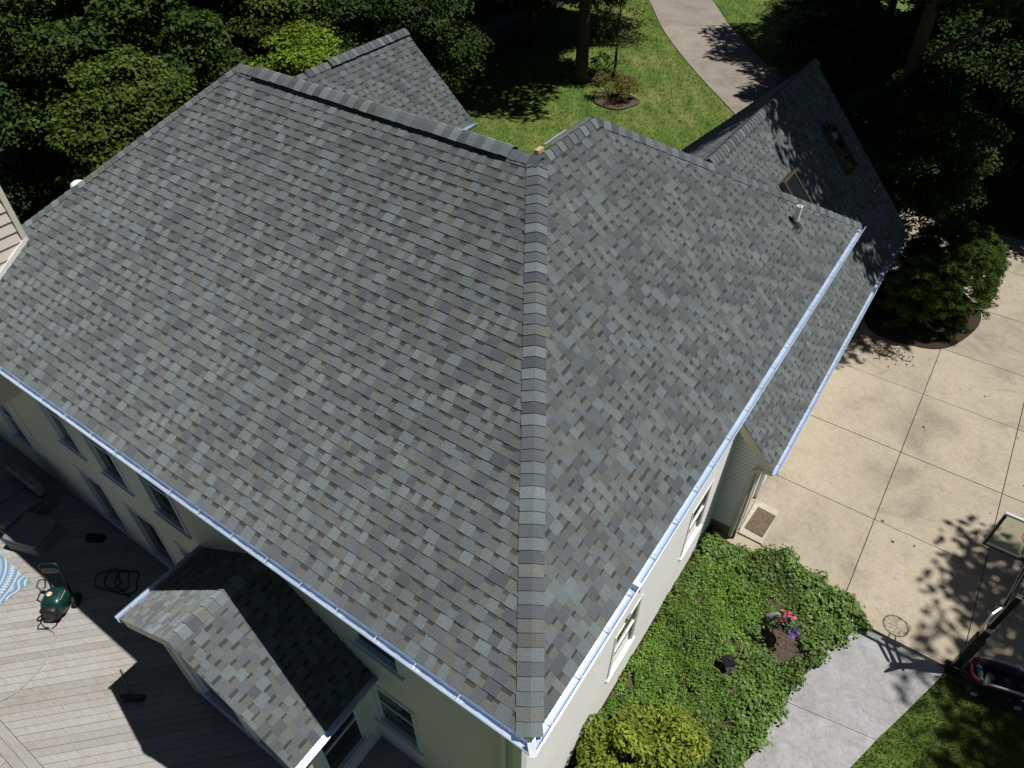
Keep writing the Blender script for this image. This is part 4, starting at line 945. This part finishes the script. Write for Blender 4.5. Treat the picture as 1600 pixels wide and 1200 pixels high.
# woods beyond the left end of the roof
WOODS = [('mapleB', -17.8, 7.6, .85, 10, 'maple nearest the white chase at the left frame edge'),
         ('mapleA', -21.5, 9.5, 1.0, 80, 'leafy maple beyond the white roof vent'),
         ('mapleC', -18.2, 11.3, .7, 150, 'low dark maple just behind the left roof hip'),
         ('mapleA', -24.5, 13.5, 1.05, 200, 'large maple with sunlit branch ends at upper left'),
         ('mapleB', -23.6, 17.2, 1.0, 260, 'maple rising behind the upper end of the left hip'),
         ('mapleA', -28.5, 9.0, 1.1, 310, 'shaded maple in the upper left corner'),
         ('mapleB', -26.0, 19.5, 1.1, 33, 'maple behind the main ridge top corner'),
         ('mapleC', -19.6, 20.2, 1.15, 70, 'dense dark green tree behind the small entry gable'),
         ('mapleA', -22.5, 24.0, .95, 120, 'maple beyond the entry gable peak, left of the lawn'),
         ('mapleB', -24.0, 29.0, 1.0, 15, 'shaded maple at the lawn edge beside the tall trunk'),
         ('mapleA', -32.0, 15.0, 1.15, 140, 'background maple deep in the left woods'),
         ('mapleB', -31.0, 23.0, 1.2, 220, 'background maple at the top edge left of centre'),
         ('mapleA', -28.0, 28.5, 1.15, 45, 'background maple at the top edge behind the entry gable'),
         ('mapleA', -36.0, 20.0, 1.25, 290, 'farthest maple of the left woods near the top edge'),
         ('mapleB', -25.0, 35.5, 1.15, 170, 'maple at the top edge left of the tall bare trunk'),
         ('mapleA', -20.8, 31.6, 1.05, 250, 'dark maple at the lawn corner left of the tall trunk'),
         ('mapleB', -18.6, 36.2, 1.1, 100, 'dark maple behind the tall trunk at the top edge'),
         ('mapleC', -23.2, 6.3, 1.1, 330, 'understorey tree in shadow at the left frame edge')]
for k, x, y, sc, rz, lb in WOODS: plant_tree('maple_tree', k, x, y, sc, rz, lb, 'tree', 'trees of the left woods')
plant_tree('bright_shrub', 'bright', -20.4, 15.4, 1.1, 25, 'bright yellow green rounded shrub behind the main ridge', 'shrub', z=.1)
plant_tree('sapling', 'sapling', -14.9, 30.2, 1.1, 0, 'slender young tree on the lawn left of the far drive', 'tree')
# tall trunk on the far lawn
plant_tree('tall_tree', 'tall', -15.85, 28.6, 1.05, 70, 'tall tree with bare dark trunk on the far lawn', 'tree')
# right woods
RW = [('conifer', -1.5, 36.5, 1.0, 0, 'drooping dark spruce right of the far drive at the top edge'),
      ('conifer', 3.2, 33.0, 1.05, 60, 'dark spruce behind the far end of the garage'),
      ('conifer_low', -2.6, 31.5, .8, 110, 'low dark spruce by the drive behind the garage ridge end'),
      ('conifer', 7.5, 31.0, 1.1, 200, 'shaded spruce at the right frame edge near the top'),
      ('mapleC', 1.2, 28.2, 1.1, 260, 'dark leafy tree right behind the garage gable end'),
      ('mapleB', 4.8, 28.0, 1.0, 300, 'dark leafy tree above the leaf littered drive edge'),
      ('conifer_low', 8.8, 28.8, .9, 40, 'low dark spruce over the leaf litter at the right edge'),
      ('mapleC', -.5, 21.9, .95, 190, 'dark leafy tree touching the garage gable end'),
      ('conifer', -6.7, 39.0, 1.0, 15, 'spruce overhanging the right side of the far drive'),
      ('conifer', -5.3, 33.5, .8, 95, 'spruce behind the tip of the garage ridge'),
      ('oaklow', 3.4, 29.6, .8, 10, 'dark broadleaf tree in the middle of the right woods'),
      ('tall', 3.0, 36.8, 1.25, 40, 'tall canopy tree rising out of the right woods'),
      ('tall', 8.6, 34.6, 1.3, 160, 'tall canopy tree at the right frame edge of the woods'),
      ('tall', -2.0, 43.0, 1.3, 280, 'tall canopy tree beyond the spruces at the top edge'),
      ('conifer', 1.0, 41.0, 1.15, 130, 'background spruce at the top edge in the right woods'),
      ('mapleA', -6.0, 47.0, 1.2, 20, 'distant maple beside the far drive at the top edge'),
      ('conifer', 6.0, 40.0, 1.2, 75, 'background spruce in the upper right corner')]
for k, x, y, sc, rz, lb in RW: plant_tree('spruce_tree' if k[0] == 'c' else 'maple_tree', k, x, y, sc, rz, lb, 'tree', 'trees of the right woods')
# tall trees whose crowns stand right of the picture and shade garage roof, drive and lawn
plant_tree('oak_tree', 'shade', -1.2, 22.2, 1.0, 0, 'tall tree close behind the garage end casting shade on its roof', 'tree', 'tall shade trees')
plant_tree('oak_tree', 'tall', 12.5, 33.5, 1.1, 100, 'tall tree behind the leaf littered drive at right', 'tree', 'tall shade trees')
plant_tree('oak_tree', 'airy', 13.5, 10.7, 1.12, 30, 'tall tree beyond the right frame edge shading the hoop', 'tree', 'tall shade trees')
plant_tree('oak_tree', 'airy', 13.3, 8.0, 1.0, 150, 'tall tree beyond the lower right corner shading the lawn', 'tree', 'tall shade trees')

for x, y, sc, rz in ((-24, -12, 1.0, 10), (-17, -15, 1.05, 80), (-10.5, -14.5, .95, 150), (-4, -16.5, 1.05, 210), (3, -16, 1.0, 260), (-20, -4.5, .85, 320)):  # unseen trees added to cut sky light on the deck and front wall
    plant_tree('oak_tree', 'tall', x, y, sc, rz, 'unseen tall tree added to block sky light on the deck side', 'tree', 'tall trees added to block sky light')
    plant_tree('maple_tree', 'mapleA', x - 2.5, y - 2.0, 1.0, rz + 40, 'unseen lower maple added to block sky light on the deck side', 'tree', 'maples added to block sky light')

# ---------------------------------------------------------------- shrubs
def shrub(name, x, y, blobs, per, leaf, base, alt, label, mat='leaf', seed=1, stems=10, pa=.25, upb=.6, group=None, dens=26, cr_=.24):
    global rng
    rng = np.random.default_rng(seed); random.seed(seed); t = thing(name, (x, y, -.02), label, 'shrub', group); cl = []
    for bx, by, bz_, r_, rz in blobs:
        for k in range(int(dens * r_ * r_) + 8):
            dv = rng.normal(size=3); dv /= np.linalg.norm(dv); dv[2] = abs(dv[2]) * 1.0 if rng.random() < .8 else dv[2]
            q = rng.uniform(.72, 1.0); cl.append((np.array([bx + dv[0] * r_ * q, by + dv[1] * r_ * q, max(.1, bz_ + dv[2] * rz * q)]), cr_ * rng.uniform(.7, 1.3), cr_ * rng.uniform(.7, 1.3), cr_ * .68 * rng.uniform(.7, 1.3), rng.uniform(.75, 1.2)))
    P, N, sz, col = clumps_to_leaves(cl, per, leaf, base, alt, pa, upb)
    leafobj('foliage', leaf_mesh(name, P, N, sz, col, .45), mat, (x, y, -.02), t)
    m = MB()
    for k in range(stems):
        c = random.choice(cl)[0]; a = random.uniform(0, 6.28); p0 = V(x + .12 * math.cos(a), y + .12 * math.sin(a), 0); e = V(x + c[0], y + c[1], c[2])
        m.tube([p0, p0.lerp(e, .5) + V(0, 0, .12), e], [.03, .02, .006], 5)
    m.build('stem', 'stem', t, org=(x, y, 0)); return t
shrub('yew_shrub', 2.0, 18.65, [(-.35, -.75, .9, 1.0, 1.6), (.42, -.15, 1.0, 1.0, 1.75), (-.25, .8, 1.1, 1.05, 1.75), (.45, .9, 1.0, .9, 1.65)], 7500, .055, (.070, .120, .020), (.11, .165, .025), 'large rounded dark green shrub beside the driveway at the garage', seed=21, dens=230, cr_=.17, upb=.25)
shrub('laurel_shrub', .62, 2.30, [(-.1, .0, .45, .80, .70), (.35, .55, .4, .66, .6), (.1, -.9, .4, .8, .65)], 1500, .105, (.18, .255, .030), (.27, .29, .05), 'yellow green whorled leaf shrub at the sunny house corner', seed=22, dens=40, upb=.8, pa=.35)
shrub('barberry_shrub', -13.6, 27.7, [(0, 0, .35, .95, .85), (.55, .3, .3, .7, .6)], 1500, .09, (.21, .21, .06), (.20, .12, .06), 'loose yellowish shrub in a mulch ring on the far lawn', seed=23, stems=26, pa=.35)
shrub('understorey_shrub', -15.3, 29.9, [(0, 0, .3, .8, .7)], 420, .12, (.055, .10, .03), None, 'small dark green shrub at the foot of the young tree', seed=24)
def mound(name, cx, cy, rx, ry, hgt, mat, rot=0, n=40):
    m = MB(); rs = []
    for s, z in ((1.0, 0.0), (.93, .5), (.7, .85), (.35, 1.0)):
        rg = []
        for k in range(n):
            a = 2 * math.pi * k / n; w = 1 + .05 * math.sin(3 * a + cx) + .04 * math.sin(5 * a); p = rot2((cx + rx * s * w * math.cos(a), cy + ry * s * w * math.sin(a)), (cx, cy), R(rot)); rg.append((p[0], p[1], -.03 + z * hgt))
        rs.append(rg)
    loft(m, rs); return struct(m.build(name, mat, smooth=True))
mound('mulch_bed', -13.4, 27.6, 1.1, 1.0, .06, 'dirt'); mound('mulch_bed', 1.75, 19.0, 1.62, 2.3, .12, 'mulch')

# planted bed along the right wall
BED = [(-.27, .9), (1.1, 1.5), (1.7, 2.7), (2.15, 3.5), (2.32, 4.4), (2.42, 5.2), (2.52, 5.75), (2.78, 6.45), (3.02, 7.0), (3.18, 7.38), (2.95, 7.62), (2.2, 7.88), (1.5, 7.95), (.95, 7.80), (.5, 7.62), (.15, 7.70), (-.27, 7.72)]
m = MB(); m.prism(BED, -.05, .03); struct(m.build('garden_bed', 'dirt'))
rng = np.random.default_rng(77)
BARE = [(2.0, 6.0, .52, .48), (1.28, 4.95, .30, .22), (1.95, 4.35, .16, .14), (.85, 6.95, .22, .16), (1.55, 6.75, .2, .12), (.35, 5.9, .14, .1)]
def hgt(x, y): return .16 + .12 * math.sin(x * 3.1 + y * 1.7) * math.sin(y * 2.3 - x) + .08 * math.sin(x * 7.3 + 1) * math.sin(y * 6.1)
pl = []
while len(pl) < 2500:
    x, y = rng.uniform(-.25, 3.4), rng.uniform(1.0, 8.15)
    jx, jy = x + .07 * math.sin(y * 9.0) + rng.normal() * .04, y + .07 * math.sin(x * 8.0 + 1) + rng.normal() * .04
    if not pip(jx, jy, BED) or (y > 7.55 and x < .3): continue
    if any(((x - a) / rx) ** 2 + ((y - b_) / ry) ** 2 < rng.uniform(.6, 1.2) for a, b_, rx, ry in BARE): continue
    if math.sin(x * 5.3 + 2 * math.sin(y * 2.1)) * math.sin(y * 4.7 + x) < -.72 and rng.random() < .8: continue
    pl.append((x, y))
pl = np.array(pl); Ps, Ns, Ss, Cs = [], [], [], []
for x, y in pl:
    coarse = (x > 1.55 + .25 * math.sin(y * 2)) or y > 6.9 or (x > 1.0 and y < 4.0)
    hh = max(.05, hgt(x, y)) + rng.uniform(-.03, .06); n = 18 if coarse else 32; r_ = .13 if coarse else .09
    a = rng.uniform(0, 6.28, n); q = np.sqrt(rng.random(n)) * r_; zz = hh * rng.uniform(.45, 1.08, n) - q * .25
    Ps.append(np.stack([x + q * np.cos(a), y + q * np.sin(a), zz + .03], 1)); Ns.append(np.stack([np.cos(a) * .5 + rng.normal(size=n) * .25, np.sin(a) * .5 + rng.normal(size=n) * .25, np.full(n, .9)], 1))
    Ss.append(rng.uniform(.05, .095, n) if coarse else rng.uniform(.034, .062, n)); br_ = rng.uniform(.6, 1.2) * (1 + .2 * math.sin(x * 2.7 + y * 1.9))
    Cs.append(lcol(n, np.array((.115, .190, .040) if coarse else (.118, .215, .030)) * br_, .25, (.15, .22, .05), .12))
leafobj('ground_cover', leaf_mesh('ground_cover', np.vstack(Ps), np.vstack(Ns), np.concatenate(Ss), np.vstack(Cs), .72, .12), 'cover_leaf', (0, 0, 0), kind='stuff')
bpy.data.objects['ground_cover']['label'] = 'bright green leafy ground cover filling the bed along the wall'
# shepherd hook with flower basket, stone cat, metal lantern
hk = thing('flower_hook', (1.74, 5.9, 0), 'black garden hook with pink and purple flower basket in bare soil', 'garden hook')
m = MB(); m.tube([(1.74, 5.9, 0), (1.74, 5.9, .75), (1.76, 5.94, .86), (1.84, 6.03, .90), (1.92, 6.1, .86), (1.93, 6.12, .80)], .013, 8); m.build('hook', 'blackmetal', hk, smooth=True)
m = MB(); m.lathe((1.93, 6.12, .42), [(.02, 0), (.12, .05), (.16, .14), (.165, .16), (.14, .16)], 16); bk = m.build('basket', 'statue', hk, smooth=True)
rng = np.random.default_rng(5)
for nm, mat_, n, off, col in (('pink_flowers', 'pink', 90, (-.05, .05), None), ('purple_flowers', 'purple', 30, (.12, -.10), None), ('basket_leaves', 'cover_leaf', 160, (0, 0), (.06, .12, .03))):
    P = rng.normal(size=(n, 3)) * np.array([.065, .065, .05]) + np.array([1.93 + off[0], 6.12 + off[1], .63]); N = rng.normal(size=(n, 3)) * .5 + np.array([0, 0, 1])
    leafobj(nm, leaf_mesh(nm, P - np.array([1.93, 6.12, .6]), N, rng.uniform(.05, .085, n), lcol(n, col or (.5, .1, .3)), .9), mat_, (1.93, 6.12, .6), hk, kind='stuff')
ct_ = thing('garden_statue', (1.62, 6.28, 0), 'small grey stone bird figure among leaves beside the flower basket', 'statue')
m = MB(); m.lathe((1.62, 6.28, 0), [(.09, 0), (.10, .06), (.07, .1), (.06, .25), (.0, .27)], 14); m.build('pedestal', 'statue', ct_, smooth=True)
m = MB(); m.tube([(1.52, 6.24, .34), (1.57, 6.26, .33), (1.64, 6.29, .36), (1.69, 6.31, .43), (1.72, 6.32, .47), (1.76, 6.335, .46)], [.015, .05, .085, .06, .045, .008], 10); m.build('bird', 'statue', ct_, smooth=True)
lt = thing('metal_lantern', (1.28, 4.95, 0), 'dark metal garden lantern lying low in the ground cover', 'lantern')
m = MB(); m.box((1.18, 4.85, .03), (1.38, 5.05, .06)); m.build('base', 'blackmetal', lt)
for x, y in ((1.19, 4.86), (1.37, 4.86), (1.19, 5.04), (1.37, 5.04)):
    m = MB(); m.bar((x, y, .06), (x, y, .34), .014); m.build('post', 'blackmetal', lt)
m = MB(); m.lathe((1.28, 4.95, .34), [(.16, 0), (.15, .02), (.06, .09), (.03, .12), (0, .13)], 4); m.build('roof', 'blackmetal', lt)

# ---------------------------------------------------------------- grass blades and litter
rng = np.random.default_rng(9)
def blades(name, region, n, size, tests, base, alt):
    P = np.stack([rng.uniform(region[0], region[1], n), rng.uniform(region[2], region[3], n), np.full(n, -.055)], 1)
    keep = np.array([tests(x, y) for x, y in P[:, :2]]); P = P[keep]; n = len(P); P[:, 2] += size * .35
    N = rng.normal(size=(n, 3)); N[:, 2] *= .35
    v = leaf_mesh(name, P, N, size * rng.uniform(.6, 1.3, n), lcol(n, base, .3, alt, .25), .22, .2)
    o = leafobj(name, v, 'grass', (0, 0, 0), kind='stuff'); return o
WALKP = walkL[::-1] + walkR
near = lambda x, y: not pip(x, y, BED) and not pip(x, y, WALKP) and y < 7.25 - .0 * x and x > 1.0 and not (x < 2.4 and y > 3)
o = blades('near_grass', (1.0, 9.5, -1.0, 7.25), 60000, .075, near, (.115, .180, .030), (.20, .20, .06)); o['label'] = 'short lawn grass beside the grey walkway'
drvpoly = [tuple(p) for p in R_] + [tuple(p) for p in L_[::-1]]
far = lambda x, y: inframe((x, y, 0), .02) and not pip(x, y, drvpoly) and ((x + 13.4) / 1.25) ** 2 + ((y - 27.7) / 1.2) ** 2 > 1
o = blades('far_grass', (-24, -2, 15, 46), 60000, .11, far, (.13, .205, .036), (.20, .235, .06)); o['label'] = 'mown lawn grass behind the house along the far drive'
n = 5200; P = np.stack([rng.normal(2.6, 2.2, n), 25.6 + np.abs(rng.normal(0, 1.8, n)) - .35 * rng.random(n), np.full(n, .012)], 1)
P = np.vstack([P, np.stack([rng.normal(1.35, .35, 260), rng.normal(16.3, .25, 260), np.full(260, .012)], 1), np.stack([rng.uniform(.7, 10, 60), rng.uniform(7.6, 24, 60), np.full(60, .010)], 1)])
N = rng.normal(size=(len(P), 3)) * .22 + np.array([0, 0, 1]); lf = leaf_mesh('leaf_litter', P, N, rng.uniform(.03, .10, len(P)), lcol(len(P), (.16, .11, .065), .45, (.06, .045, .03), .3), .6)
o = leafobj('leaf_litter', lf, 'litter', (0, 0, 0), kind='stuff'); o['label'] = 'dry brown leaves scattered over the drive edge'
